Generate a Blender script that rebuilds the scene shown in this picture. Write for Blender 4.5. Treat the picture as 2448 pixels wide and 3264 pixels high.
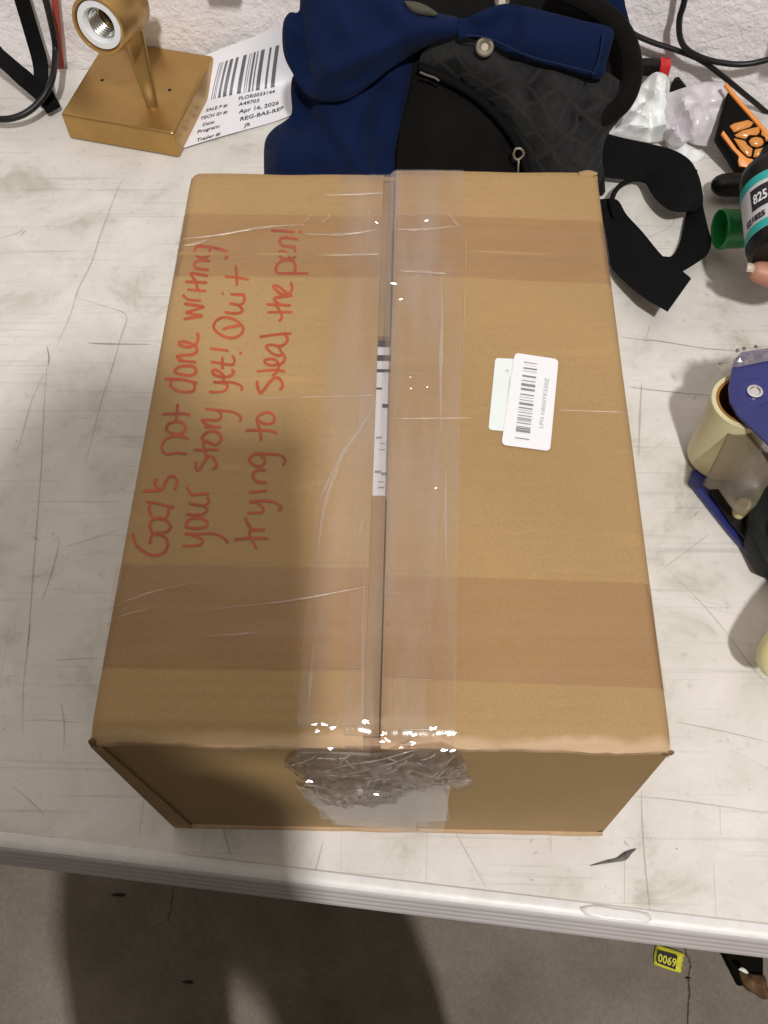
import bpy, bmesh, math, random
from mathutils import Vector, Matrix, noise, geometry
random.seed(7)
D = bpy.data
for o in list(D.objects): D.objects.remove(o, do_unlink=True)
S = bpy.context.scene
COL = S.collection
V = Vector
rad = math.radians
# ------------------------------------------------------------------ camera
C = V((0.15742659, -0.12889707, 0.64026752))
ROT = (0.522949508, 0.0251796694, 0.0233159910)
FPX = 3011.77579
cam = D.objects.new('camera', D.cameras.new('camera')); COL.objects.link(cam)
cam.location = C; cam.rotation_euler = ROT
cam.data.sensor_fit = 'VERTICAL'; cam.data.sensor_height = 36; cam.data.sensor_width = 27
cam.data.lens = 36 * FPX / 3264
cam.data.clip_start = 0.004; cam.data.clip_end = 60
S.camera = cam
# ------------------------------------------------------------------ world and lamps
w = D.worlds.new('World'); S.world = w; w.use_nodes = True
w.node_tree.nodes['Background'].inputs[0].default_value = (1.0, 0.89, 0.79, 1)
w.node_tree.nodes['Background'].inputs[1].default_value = 0.235
def area(name, loc, target, sx, sy, power, col):
    l = D.lights.new(name, 'AREA'); l.shape = 'RECTANGLE'; l.size = sx; l.size_y = sy
    l.energy = power; l.color = col
    o = D.objects.new(name, l); COL.objects.link(o); o.location = loc
    o.rotation_euler = (V(target) - V(loc)).to_track_quat('-Z', 'Y').to_euler()
    return o
area('ceiling_lamp', (0.69, -2.19, 3.84), (0.15, 0.25, 0.1), 0.16, 0.26, 172, (1.0, 0.97, 0.94))
area('overhead_fill', (0.3, -0.2, 3.6), (0.15, 0.15, 0), 2.6, 2.6, 23, (1.0, 0.94, 0.83))  # broad soft fill added overhead, takes over part of the world's ambient
S.view_settings.view_transform = 'Standard'; S.view_settings.look = 'None'
S.view_settings.exposure = 0; S.view_settings.gamma = 1
S.render.engine = 'CYCLES'
S.cycles.max_bounces = 8; S.cycles.transparent_max_bounces = 24
# ------------------------------------------------------------------ helpers: pixels of the photograph to points of the place
from mathutils import Euler
M = Euler(ROT, 'XYZ').to_matrix()
RIGHT, UP, BACK = M.col[0].copy(), M.col[1].copy(), M.col[2].copy()
def ray(u, v): return M @ V(((u - 1224) / FPX, -(v - 1632) / FPX, -1))
def at(u, v, z=0.0):
    d = ray(u, v); return C + d * ((z - C.z) / d.z)
def onplane(u, v, p0, n):
    d = ray(u, v); return C + d * ((p0 - C).dot(n) / d.dot(n))
ED = (at(2448, 2985) - at(0, 2690)).normalized()      # along the table's front edge
NN = V((-ED.y, ED.x, 0))                               # away from it, towards the wall
E0 = at(0, 2690)
W0 = at(240, 214)                                      # foot of the wall
def wall(u, v, off=0.0): return onplane(u, v, W0 - NN * off, NN)
# ------------------------------------------------------------------ helpers: objects
def tag(o, label=None, cat=None, group=None, kind=None):
    if label: o['label'] = label
    if cat: o['category'] = cat
    if group: o['group'] = group
    if kind: o['kind'] = kind
    return o
def thing(name, loc, label, cat, group=None):
    o = D.objects.new(name, None); COL.objects.link(o); o.location = loc
    o.empty_display_size = 0.02
    return tag(o, label, cat, group)
def mk(name, verts, faces, mat, parent=None, smooth=True, mats=None, fm=None):
    me = D.meshes.new(name); me.from_pydata([tuple(v) for v in verts], [], faces); me.update()
    me.validate()
    if mats:
        for m in mats: me.materials.append(m)
    else: me.materials.append(mat)
    if fm:
        for p, i in zip(me.polygons, fm): p.material_index = i
    for p in me.polygons: p.use_smooth = smooth
    o = D.objects.new(name, me); COL.objects.link(o)
    if parent:
        o.parent = parent; o.matrix_parent_inverse = Matrix.Translation(-V(parent.location)) if parent.parent is None else Matrix.Identity(4)
        if parent.parent is not None:
            # sub-part: geometry is in world space, so undo the chain
            o.matrix_parent_inverse = Matrix.Identity(4)
    return o
def autosmooth(o, ang=35):
    me = o.data
    bm = bmesh.new(); bm.from_mesh(me)
    for e in bm.edges:
        if len(e.link_faces) == 2 and e.calc_face_angle(0) > rad(ang): e.smooth = False
    bm.to_mesh(me); bm.free(); return o
def from_bm(name, bm, mat, parent=None, smooth=False, ang=None):
    me = D.meshes.new(name); bmesh.ops.recalc_face_normals(bm, faces=bm.faces); bm.to_mesh(me); bm.free()
    me.materials.append(mat)
    for p in me.polygons: p.use_smooth = smooth
    o = D.objects.new(name, me); COL.objects.link(o)
    if parent:
        o.parent = parent; o.matrix_parent_inverse = Matrix.Translation(-V(parent.location)) if parent.parent is None else Matrix.Identity(4)
    if ang: autosmooth(o, ang)
    return o
def extrude_poly(pts, vec):
    """closed prism from a planar ring"""
    bm = bmesh.new()
    a = [bm.verts.new(p) for p in pts]; b = [bm.verts.new(V(p) + V(vec)) for p in pts]
    n = len(pts)
    for i in range(n): bm.faces.new((a[i], a[(i + 1) % n], b[(i + 1) % n], b[i]))
    bm.faces.new(a[::-1]); bm.faces.new(b)
    return bm
def bev(bm, w, seg=2, ang=30):
    bmesh.ops.recalc_face_normals(bm, faces=bm.faces)
    es = [e for e in bm.edges if len(e.link_faces) == 2 and e.calc_face_angle(0) > rad(ang)]
    bmesh.ops.bevel(bm, geom=es, offset=w, segments=seg, affect='EDGES', profile=0.6)
    return bm
def catmull(P, k=6):
    P = [V(p) for p in P]
    if len(P) < 3: return P
    out = []
    for i in range(len(P) - 1):
        p0 = P[max(i - 1, 0)]; p1 = P[i]; p2 = P[i + 1]; p3 = P[min(i + 2, len(P) - 1)]
        for j in range(k):
            t = j / k
            out.append(0.5 * ((2 * p1) + (p2 - p0) * t + (2 * p0 - 5 * p1 + 4 * p2 - p3) * t * t + (3 * p1 - p0 - 3 * p2 + p3) * t ** 3))
    out.append(P[-1]); return out
def tube(name, pts, r, mat, parent=None, seg=12, k=6, rf=None, cap=True):
    P = catmull(pts, k); n = len(P)
    verts = []; faces = []
    prev = None
    for i, p in enumerate(P):
        t = (P[min(i + 1, n - 1)] - P[max(i - 1, 0)]).normalized()
        if prev is None: a = t.orthogonal().normalized()
        else: a = (prev - t * prev.dot(t)).normalized()
        prev = a; b = t.cross(a)
        rr = rf(i / (n - 1)) if rf else r
        for j in range(seg):
            th = 2 * math.pi * j / seg
            verts.append(p + (a * math.cos(th) + b * math.sin(th)) * rr)
    for i in range(n - 1):
        for j in range(seg):
            faces.append((i * seg + j, i * seg + (j + 1) % seg, (i + 1) * seg + (j + 1) % seg, (i + 1) * seg + j))
    if cap:
        faces.append(tuple(range(seg))[::-1]); faces.append(tuple((n - 1) * seg + j for j in range(seg)))
    return mk(name, verts, faces, mat, parent)
def lathe(name, prof, base, axis, mat, parent=None, seg=40, ang=35):
    """prof: list of (radius, height) turned round the axis that starts at base"""
    axis = V(axis).normalized(); a = axis.orthogonal().normalized(); b = axis.cross(a)
    verts = []; faces = []
    for (r, h) in prof:
        for j in range(seg):
            th = 2 * math.pi * j / seg
            verts.append(V(base) + axis * h + (a * math.cos(th) + b * math.sin(th)) * r)
    for i in range(len(prof) - 1):
        for j in range(seg):
            faces.append((i * seg + j, i * seg + (j + 1) % seg, (i + 1) * seg + (j + 1) % seg, (i + 1) * seg + j))
    o = mk(name, verts, faces, mat, parent)
    bm = bmesh.new(); bm.from_mesh(o.data); bmesh.ops.remove_doubles(bm, verts=bm.verts, dist=1e-6)
    bmesh.ops.recalc_face_normals(bm, faces=bm.faces); bm.to_mesh(o.data); bm.free()
    return autosmooth(o, ang)
def nz(p, s, seed=0.0): return noise.noise(V((p[0] * s + seed, p[1] * s - seed * 1.7, p[2] * s + seed * .6)))
def segdist(p, a, b):
    ab = b - a; t = max(0, min(1, (p - a).dot(ab) / max(ab.length_squared, 1e-12)))
    return (p - (a + ab * t)).length
def pillow(name, px, p0, n, bulge, r, mat, parent=None, amp=0.002, ns=30, res=0.005, thick=0.004, folds=(), seed=0, crumple=False, smooth=True, k=4, tilt=None):
    """cloth-like body: a closed outline laid on a plane, swelling by bulge away from its rim"""
    n = V(n).normalized(); p0 = V(p0)
    ax = ED - n * ED.dot(n); ax.normalize(); ay = n.cross(ax)
    pts = [onplane(u, v, p0, n) - p0 for (u, v) in px]
    ring = catmull([V((q.dot(ax), q.dot(ay), 0)) for q in pts + [pts[0]]], k)[:-1]
    ring = [V((q.x, q.y)) for q in ring]
    xs = [q.x for q in ring]; ys = [q.y for q in ring]
    def inside(p):
        c = False; m = len(ring)
        for i in range(m):
            a, b = ring[i], ring[i - 1]
            if (a.y > p.y) != (b.y > p.y) and p.x < (b.x - a.x) * (p.y - a.y) / (b.y - a.y) + a.x: c = not c
        return c
    vs = list(ring); nr = len(ring)
    y = min(ys); row = 0
    while y < max(ys):
        x = min(xs) + (row % 2) * res / 2
        while x < max(xs):
            q = V((x + random.uniform(-.2, .2) * res, y + random.uniform(-.2, .2) * res))
            if inside(q) and min(segdist(q, ring[i - 1], ring[i]) for i in range(nr)) > res * .45: vs.append(q)
            x += res
        y += res * .87; row += 1
    out = geometry.delaunay_2d_cdt(vs, [(i, (i + 1) % nr) for i in range(nr)], [], 1, 1e-7)
    v2, _, f2 = out[0], out[1], out[2]
    FK = 2.3 if mat is NAVY else 1.0
    fl = [([V(((lambda q: (q.dot(ax), q.dot(ay)))(onplane(u, v, p0, n) - p0))) for (u, v) in line], a_, w_) for (line, a_, w_) in folds]
    top = []; bot = []
    for q in v2:
        d = min(segdist(q, ring[i - 1], ring[i]) for i in range(nr))
        e = 1 - math.exp(-d / r)
        h = thick + bulge * e
        pw = p0 + ax * q.x + ay * q.y
        if crumple:
            h += amp * (abs(nz(pw, ns, seed)) * 2 - .3 + abs(nz(pw, ns * 2.3, seed + 3)) * .9) * (.3 + e)
        else:
            h += FK * amp * (nz(pw, ns, seed) + .5 * nz(pw, ns * 2.1, seed + 5)) * (.25 + e)
        for (line, a_, w_) in fl:
            dd = min(segdist(q, line[i], line[i + 1]) for i in range(len(line) - 1))
            h += FK * a_ * math.exp(-(dd / w_) ** 2)
        if tilt: h += tilt(q.x, q.y)
        top.append(pw + n * max(h, .0005)); bot.append(pw)
    m = len(top); faces = [tuple(f) for f in f2]
    # orientation
    verts = top + bot
    cnt = {}
    for f in f2:
        for i in range(3):
            e = (f[i], f[(i + 1) % 3]); cnt[e] = 1
    allf = list(faces) + [tuple(i + m for i in f[::-1]) for f in faces]
    for (a, b) in cnt:
        if (b, a) not in cnt: allf.append((b, a, a + m, b + m))
    return mk(name, verts, allf, mat, parent, smooth)
def ribbon(name, A, B, mat, parent=None, th=0.0016, k=5):
    """a band between two edges, with thickness"""
    A = catmull(A, k); B = catmull(B, k); m = 4; n = len(A)
    top = []
    for a, b in zip(A, B):
        for j in range(m + 1): top.append(a.lerp(b, j / m))
    nrm = []
    for i in range(n):
        for j in range(m + 1):
            i0, i1 = max(i - 1, 0), min(i + 1, n - 1); j0, j1 = max(j - 1, 0), min(j + 1, m)
            t = (top[i1 * (m + 1) + j] - top[i0 * (m + 1) + j]).cross(top[i * (m + 1) + j1] - top[i * (m + 1) + j0])
            nrm.append(t.normalized() if t.length > 1e-12 else V((0, 0, 1)))
    bot = [p - q * th for p, q in zip(top, nrm)]
    N = len(top); f = []
    def I(i, j): return i * (m + 1) + j
    for i in range(n - 1):
        for j in range(m):
            q = (I(i, j), I(i + 1, j), I(i + 1, j + 1), I(i, j + 1)); f.append(q); f.append(tuple(x + N for x in q[::-1]))
    rim = [I(i, 0) for i in range(n)] + [I(n - 1, j) for j in range(1, m + 1)] + [I(i, m) for i in range(n - 2, -1, -1)] + [I(0, j) for j in range(m - 1, 0, -1)]
    for a, b in zip(rim, rim[1:] + rim[:1]): f.append((a, a + N, b + N, b))
    o = mk(name, top + bot, f, mat, parent); return autosmooth(o, 50)
def text2d(s, size=1.0, bold=0.0, extr=0.0):
    """glyph outlines as 2-D triangles: (verts, faces)"""
    c = D.curves.new('t', 'FONT'); c.body = s; c.size = size; c.offset = bold; c.resolution_u = 2
    o = D.objects.new('t', c); COL.objects.link(o)
    dg = bpy.context.evaluated_depsgraph_get(); me = D.meshes.new_from_object(o.evaluated_get(dg))
    vs = [V((v.co.x, v.co.y)) for v in me.vertices]; fs = [tuple(p.vertices) for p in me.polygons]
    D.objects.remove(o); D.curves.remove(c); D.meshes.remove(me)
    return vs, fs
# ------------------------------------------------------------------ materials
def mat(name, col, rough=.6, metal=0, spec=.5, var=0.0, vs=8, bump=0.0, bs=200, bd=.001, col2=None, vd=4, coat=0, sheen=0, stretch=None):
    m = D.materials.new(name); m.use_nodes = True; nt = m.node_tree; N = nt.nodes; L = nt.links
    b = N['Principled BSDF']; b.inputs['Roughness'].default_value = rough; b.inputs['Metallic'].default_value = metal
    b.inputs['Specular IOR Level'].default_value = spec; b.inputs['Base Color'].default_value = (*col, 1)
    b.inputs['Coat Weight'].default_value = coat; b.inputs['Sheen Weight'].default_value = sheen
    tc = N.new('ShaderNodeTexCoord'); src = tc.outputs['Object']
    if stretch:
        mp = N.new('ShaderNodeMapping'); mp.inputs['Scale'].default_value = stretch; L.new(src, mp.inputs[0]); src = mp.outputs[0]
    if var or col2:
        t = N.new('ShaderNodeTexNoise'); t.inputs['Scale'].default_value = vs; t.inputs['Detail'].default_value = vd; t.inputs['Roughness'].default_value = .6
        L.new(src, t.inputs['Vector'])
        cr = N.new('ShaderNodeValToRGB'); cr.color_ramp.elements[0].position = .3; cr.color_ramp.elements[1].position = .7
        c2 = col2 if col2 else tuple(min(1, x * (1 + var)) for x in col)
        c1 = col if col2 else tuple(x * (1 - var) for x in col)
        cr.color_ramp.elements[0].color = (*c1, 1); cr.color_ramp.elements[1].color = (*c2, 1)
        L.new(t.outputs['Fac'], cr.inputs[0]); L.new(cr.outputs[0], b.inputs['Base Color'])
    if bump:
        t2 = N.new('ShaderNodeTexNoise'); t2.inputs['Scale'].default_value = bs; t2.inputs['Detail'].default_value = 6
        L.new(src, t2.inputs['Vector'])
        bp = N.new('ShaderNodeBump'); bp.inputs['Strength'].default_value = bump; bp.inputs['Distance'].default_value = bd
        L.new(t2.outputs['Fac'], bp.inputs['Height']); L.new(bp.outputs[0], b.inputs['Normal'])
    return m
def clear(name, gmax=.4, tint=(.96, .94, .92), haze=.08, hazecol=(.8, .76, .72), gloss=.10, rough=.08, bump=.4, bs=(60, 400, 60), bd=.0006, blotch=0):
    """see-through film: mostly transparent, a little milky, with a glossy face"""
    m = D.materials.new(name); m.use_nodes = True; nt = m.node_tree; N = nt.nodes; L = nt.links
    N.remove(N['Principled BSDF']); out = N['Material Output']
    tr = N.new('ShaderNodeBsdfTransparent'); tr.inputs[0].default_value = (*tint, 1)
    df = N.new('ShaderNodeBsdfDiffuse'); df.inputs[0].default_value = (*hazecol, 1)
    gl = N.new('ShaderNodeBsdfGlossy'); gl.inputs['Roughness'].default_value = rough
    m1 = N.new('ShaderNodeMixShader'); m2 = N.new('ShaderNodeMixShader')
    tc = N.new('ShaderNodeTexCoord'); mp = N.new('ShaderNodeMapping'); mp.inputs['Scale'].default_value = bs
    t = N.new('ShaderNodeTexNoise'); t.inputs['Scale'].default_value = 1; t.inputs['Detail'].default_value = 5; t.inputs['Distortion'].default_value = .6
    bp = N.new('ShaderNodeBump'); bp.inputs['Strength'].default_value = bump; bp.inputs['Distance'].default_value = bd
    L.new(tc.outputs['Object'], mp.inputs[0]); L.new(mp.outputs[0], t.inputs['Vector']); L.new(t.outputs['Fac'], bp.inputs['Height'])
    L.new(bp.outputs[0], gl.inputs['Normal'])
    lw = N.new('ShaderNodeFresnel'); lw.inputs[0].default_value = 1.45; L.new(bp.outputs[0], lw.inputs['Normal'])
    mm = N.new('ShaderNodeMath'); mm.operation = 'MULTIPLY'; mm.inputs[1].default_value = gloss / .04; mm.use_clamp = True
    L.new(lw.outputs[0], mm.inputs[0])
    mn_ = N.new('ShaderNodeMath'); mn_.operation = 'MINIMUM'; mn_.inputs[1].default_value = gmax; L.new(mm.outputs[0], mn_.inputs[0]); mm = mn_
    m1.inputs[0].default_value = haze
    if blotch:
        t3 = N.new('ShaderNodeTexNoise'); t3.inputs['Scale'].default_value = 1.0; t3.inputs['Detail'].default_value = 4
        mp2 = N.new('ShaderNodeMapping'); mp2.inputs['Scale'].default_value = tuple(x * .5 for x in bs); L.new(tc.outputs['Object'], mp2.inputs[0]); L.new(mp2.outputs[0], t3.inputs['Vector'])
        r3 = N.new('ShaderNodeMapRange'); r3.inputs[1].default_value = .42; r3.inputs[2].default_value = .68; r3.inputs[3].default_value = haze * .5; r3.inputs[4].default_value = haze + blotch
        L.new(t3.outputs['Fac'], r3.inputs[0]); L.new(r3.outputs[0], m1.inputs[0])
    L.new(tr.outputs[0], m1.inputs[1]); L.new(df.outputs[0], m1.inputs[2])
    L.new(mm.outputs[0], m2.inputs[0]); L.new(m1.outputs[0], m2.inputs[1]); L.new(gl.outputs[0], m2.inputs[2])
    L.new(m2.outputs[0], out.inputs[0]); return m

def kraft_mat():
    m = mat('kraft_cardboard', (.342, .220, .096), rough=.72, spec=.35, var=.065, vs=9, bump=.12, bs=900, bd=.0004)
    nt = m.node_tree; N = nt.nodes; L = nt.links; b = N['Principled BSDF']
    # fine paper fibres
    tc = N.new('ShaderNodeTexCoord'); t = N.new('ShaderNodeTexNoise'); t.inputs['Scale'].default_value = 700; t.inputs['Detail'].default_value = 3
    L.new(tc.outputs['Object'], t.inputs['Vector'])
    mr = N.new('ShaderNodeMapRange'); mr.inputs[1].default_value = .3; mr.inputs[2].default_value = .7; mr.inputs[3].default_value = .93; mr.inputs[4].default_value = 1.06
    L.new(t.outputs['Fac'], mr.inputs[0])
    # flute lines of the corrugated board, faint
    src = b.inputs['Base Color'].links[0].from_socket
    mx = N.new('ShaderNodeMix'); mx.data_type = 'RGBA'; mx.blend_type = 'MULTIPLY'; mx.inputs[0].default_value = 1
    L.new(src, mx.inputs[6]); L.new(mr.outputs[0], mx.inputs[7])
    fs_ = N.new('ShaderNodeSeparateXYZ'); L.new(tc.outputs['Object'], fs_.inputs[0])
    fm1 = N.new('ShaderNodeMath'); fm1.operation = 'MULTIPLY'; fm1.inputs[1].default_value = 2 * math.pi / .0072; L.new(fs_.outputs[1], fm1.inputs[0])
    fm2 = N.new('ShaderNodeMath'); fm2.operation = 'SINE'; L.new(fm1.outputs[0], fm2.inputs[0])
    fb = N.new('ShaderNodeBump'); fb.inputs['Strength'].default_value = .35; fb.inputs['Distance'].default_value = .00012; L.new(fm2.outputs[0], fb.inputs['Height'])
    dn = N.new('ShaderNodeTexNoise'); dn.inputs['Scale'].default_value = 42; dn.inputs['Detail'].default_value = 4; L.new(tc.outputs['Object'], dn.inputs['Vector'])
    db = N.new('ShaderNodeBump'); db.inputs['Strength'].default_value = .5; db.inputs['Distance'].default_value = .0006; L.new(dn.outputs['Fac'], db.inputs['Height']); L.new(fb.outputs[0], db.inputs['Normal'])
    L.new(db.outputs[0], b.inputs['Normal'].links[0].from_node.inputs['Normal'])
    sm = N.new('ShaderNodeMapping'); sm.inputs['Scale'].default_value = (14, 90, 30); sm.inputs['Rotation'].default_value = (0, 0, .15); L.new(tc.outputs['Object'], sm.inputs[0])
    sn = N.new('ShaderNodeTexNoise'); sn.inputs['Scale'].default_value = 1; sn.inputs['Detail'].default_value = 5; L.new(sm.outputs[0], sn.inputs['Vector'])
    sr = N.new('ShaderNodeMapRange'); sr.inputs[1].default_value = .60; sr.inputs[2].default_value = .75; sr.inputs[3].default_value = 1.0; sr.inputs[4].default_value = 1.10; L.new(sn.outputs['Fac'], sr.inputs[0])
    sx = N.new('ShaderNodeMath'); sx.operation = 'MULTIPLY'; L.new(mr.outputs[0], sx.inputs[0]); L.new(sr.outputs[0], sx.inputs[1]); L.new(sx.outputs[0], mx.inputs[7])
    # rubbed paper along the near fold
    sp = N.new('ShaderNodeSeparateXYZ'); L.new(tc.outputs['Object'], sp.inputs[0])
    wn = N.new('ShaderNodeTexNoise'); wn.inputs['Scale'].default_value = 28; wn.inputs['Detail'].default_value = 5; L.new(tc.outputs['Object'], wn.inputs['Vector'])
    am = N.new('ShaderNodeMath'); am.operation = 'MULTIPLY_ADD'; am.inputs[1].default_value = .019; L.new(wn.outputs['Fac'], am.inputs[0]); L.new(sp.outputs[1], am.inputs[2])
    r1 = N.new('ShaderNodeMapRange'); r1.inputs[1].default_value = .0158; r1.inputs[2].default_value = .0122; L.new(am.outputs[0], r1.inputs[0])
    r2 = N.new('ShaderNodeMapRange'); r2.inputs[1].default_value = .1855; r2.inputs[2].default_value = .1880; L.new(sp.outputs[2], r2.inputs[0])
    r3 = N.new('ShaderNodeMapRange'); r3.inputs[1].default_value = .05; r3.inputs[2].default_value = .16; r3.inputs[3].default_value = .35; r3.inputs[4].default_value = .9; L.new(sp.outputs[0], r3.inputs[0])
    q1 = N.new('ShaderNodeMath'); q1.operation = 'MULTIPLY'; L.new(r1.outputs[0], q1.inputs[0]); L.new(r2.outputs[0], q1.inputs[1])
    q2 = N.new('ShaderNodeMath'); q2.operation = 'MULTIPLY'; L.new(q1.outputs[0], q2.inputs[0]); L.new(r3.outputs[0], q2.inputs[1])
    m3 = N.new('ShaderNodeMix'); m3.data_type = 'RGBA'; L.new(q2.outputs[0], m3.inputs[0]); L.new(mx.outputs[2], m3.inputs[6]); m3.inputs[7].default_value = (.50, .345, .215, 1)
    L.new(m3.outputs[2], b.inputs['Base Color'])
    return m
KRAFT = kraft_mat()
KRAFT_EDGE = mat('kraft_worn_edge', (.46, .30, .17), rough=.75, var=.10, vs=90, bump=.3, bs=500)
KRAFT_DARK = mat('kraft_torn_core', (.16, .09, .04), rough=.9, var=.3, vs=200)
TAPE = clear('clear_packing_tape', tint=(.993, .982, .978), haze=.05, hazecol=(.62, .52, .46), gloss=.04, rough=.14, gmax=.2, bump=.5, bs=(110, 16, 90), bd=.0009, blotch=.11)
TAPE_X = clear('aged_clear_tape', tint=(.95, .90, .86), haze=.02, hazecol=(.7, .6, .5), gloss=.03, rough=.2, bump=.35, bs=(14, 160, 60), bd=.0007, blotch=.03)
TAPE_W = clear('crumpled_clear_tape', gmax=.26, tint=(.97, .955, .94), haze=.05, hazecol=(.66, .57, .46), gloss=.09, rough=.13, bump=.3, bs=(90, 90, 90), bd=.0008, blotch=.06)
INK = mat('red_marker_ink', (.36, .064, .018), rough=.5, var=.25, vs=60)
WHITE_LABEL = mat('white_label_paper', (.74, .75, .78), rough=.45, var=.02)
MINT_LABEL = mat('pale_label_paper', (.70, .75, .73), rough=.45, var=.02)
PAPER = mat('white_paper', (.78, .78, .83), rough=.55, var=.02)
BLACK_INK = mat('black_print', (.028, .025, .030), rough=.6, spec=.2)
GREY_INK = mat('grey_print', (.28, .28, .31), rough=.5)
NAVY = mat('navy_cloth', (.0042, .0112, .044), rough=.95, spec=.1, var=.2, vs=12, bump=.35, bs=900, bd=.0006, sheen=.03)
BLACKC = mat('black_cloth', (.0058, .0052, .0050), rough=.95, spec=.1, var=.3, vs=30, bump=.5, bs=700, bd=.0008, sheen=.03)
WEB = mat('black_webbing', (.0050, .0050, .0055), rough=.9, spec=.12, var=.25, vs=300, bump=.4, bs=900, bd=.0004)
RUBBER = mat('black_rubber', (.008, .007, .008), rough=.42, spec=.35)
BRASS = mat('brushed_brass', (.47, .29, .10), rough=.34, metal=.85, var=.08, vs=40, bump=.06, bs=600)
PORC = mat('white_porcelain', (.74, .76, .78), rough=.22, spec=.6)
STEEL = mat('bright_steel', (.75, .74, .72), rough=.2, metal=1)
NICKEL = mat('dull_nickel', (.34, .30, .24), rough=.62, metal=.9)
HOLE = mat('dark_hole', (.01, .008, .005), rough=.9)
TISSUE = mat('white_tissue', (.80, .82, .82), rough=.9, spec=.1)
LILAC = mat('cloudy_plastic_wrap', (.60, .56, .60), rough=.3, spec=.5, var=.06, vs=40, bump=.3, bs=160)
RED = mat('red_plastic', (.62, .03, .03), rough=.4)
DRED = mat('dull_red_tag', (.38, .06, .04), rough=.6)
PLASTIC_K = mat('black_plastic', (.006, .0055, .005), rough=.42, spec=.3)
ORANGE = mat('orange_rubber', (.80, .28, .05), rough=.38)
ORANGE2 = mat('orange_keys', (.62, .25, .06), rough=.2)
GREEN = mat('green_plastic', (.012, .20, .045), rough=.3, spec=.5)
TEAL = mat('teal_print', (.03, .40, .38), rough=.4)
BLUE = mat('blue_steel_paint', (.018, .022, .14), rough=.28, spec=.5, var=.15, vs=40)
CREAM = mat('cream_tape_roll', (.60, .55, .33), rough=.35, spec=.5, var=.06, vs=60, stretch=(1, 1, 12))
AMBER = mat('amber_core', (.28, .12, .015), rough=.4)
CREAMP = mat('cream_plastic', (.70, .66, .34), rough=.3)
SKIN = mat('skin', (.42, .20, .14), rough=.5, var=.1, vs=60)
NAIL = mat('nail', (.50, .42, .34), rough=.3)
GREYP = mat('grey_plug_plastic', (.25, .25, .25), rough=.5)
YELLOW = mat('yellow_sachet', (.68, .66, .05), rough=.35, bump=.4, bs=120)
BROWNP = mat('brown_scrap', (.12, .062, .028), rough=.9, var=.5, vs=60)
CLOTH2 = mat('dark_shirt', (.06, .06, .07), rough=.9)
HAIR = mat('dark_hair', (.02, .015, .01), rough=.6)
JEANS = mat('jeans', (.04, .05, .09), rough=.9)

# ------------------------------------------------------------------ the setting
def concrete_mat():
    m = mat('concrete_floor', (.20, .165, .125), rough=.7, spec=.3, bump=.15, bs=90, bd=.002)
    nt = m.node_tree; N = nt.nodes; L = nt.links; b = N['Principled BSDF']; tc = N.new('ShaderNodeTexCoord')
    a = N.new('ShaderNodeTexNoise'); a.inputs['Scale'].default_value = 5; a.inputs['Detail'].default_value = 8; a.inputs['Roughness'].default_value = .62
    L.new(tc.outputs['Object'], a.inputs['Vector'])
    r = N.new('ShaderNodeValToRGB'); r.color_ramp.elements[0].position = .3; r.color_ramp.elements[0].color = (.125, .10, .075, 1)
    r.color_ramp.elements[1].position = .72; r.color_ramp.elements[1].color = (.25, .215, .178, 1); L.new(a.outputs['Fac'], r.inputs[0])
    s = N.new('ShaderNodeTexNoise'); s.inputs['Scale'].default_value = 240; s.inputs['Detail'].default_value = 4; L.new(tc.outputs['Object'], s.inputs['Vector'])
    mr = N.new('ShaderNodeMapRange'); mr.inputs[1].default_value = .3; mr.inputs[2].default_value = .7; mr.inputs[3].default_value = .86; mr.inputs[4].default_value = 1.08; L.new(s.outputs['Fac'], mr.inputs[0])
    mx = N.new('ShaderNodeMix'); mx.data_type = 'RGBA'; mx.blend_type = 'MULTIPLY'; mx.inputs[0].default_value = 1
    L.new(r.outputs[0], mx.inputs[6]); L.new(mr.outputs[0], mx.inputs[7]); L.new(mx.outputs[2], b.inputs['Base Color'])
    return m
ZF = -0.74
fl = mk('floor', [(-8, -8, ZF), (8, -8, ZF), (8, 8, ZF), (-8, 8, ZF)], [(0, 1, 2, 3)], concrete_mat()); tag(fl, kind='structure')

def wall_mat():
    m = mat('painted_block', (.86, .82, .83), rough=.6, spec=.3, var=.04, vs=30)
    nt = m.node_tree; N = nt.nodes; L = nt.links; b = N['Principled BSDF']; tc = N.new('ShaderNodeTexCoord')
    hs = None
    for sc, st, wv in ((38, 1.0, .9), (110, .7, .5), (300, .35, .3)):
        t = N.new('ShaderNodeTexNoise'); t.inputs['Scale'].default_value = sc; t.inputs['Detail'].default_value = 5; t.inputs['Distortion'].default_value = wv
        L.new(tc.outputs['Object'], t.inputs['Vector'])
        q = N.new('ShaderNodeMath'); q.operation = 'MULTIPLY'; q.inputs[1].default_value = st; L.new(t.outputs['Fac'], q.inputs[0])
        if hs is None: hs = q.outputs[0]
        else:
            a = N.new('ShaderNodeMath'); a.operation = 'ADD'; L.new(hs, a.inputs[0]); L.new(q.outputs[0], a.inputs[1]); hs = a.outputs[0]
    bp = N.new('ShaderNodeBump'); bp.inputs['Strength'].default_value = .55; bp.inputs['Distance'].default_value = .005
    L.new(hs, bp.inputs['Height']); L.new(bp.outputs[0], b.inputs['Normal']); return m
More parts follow.
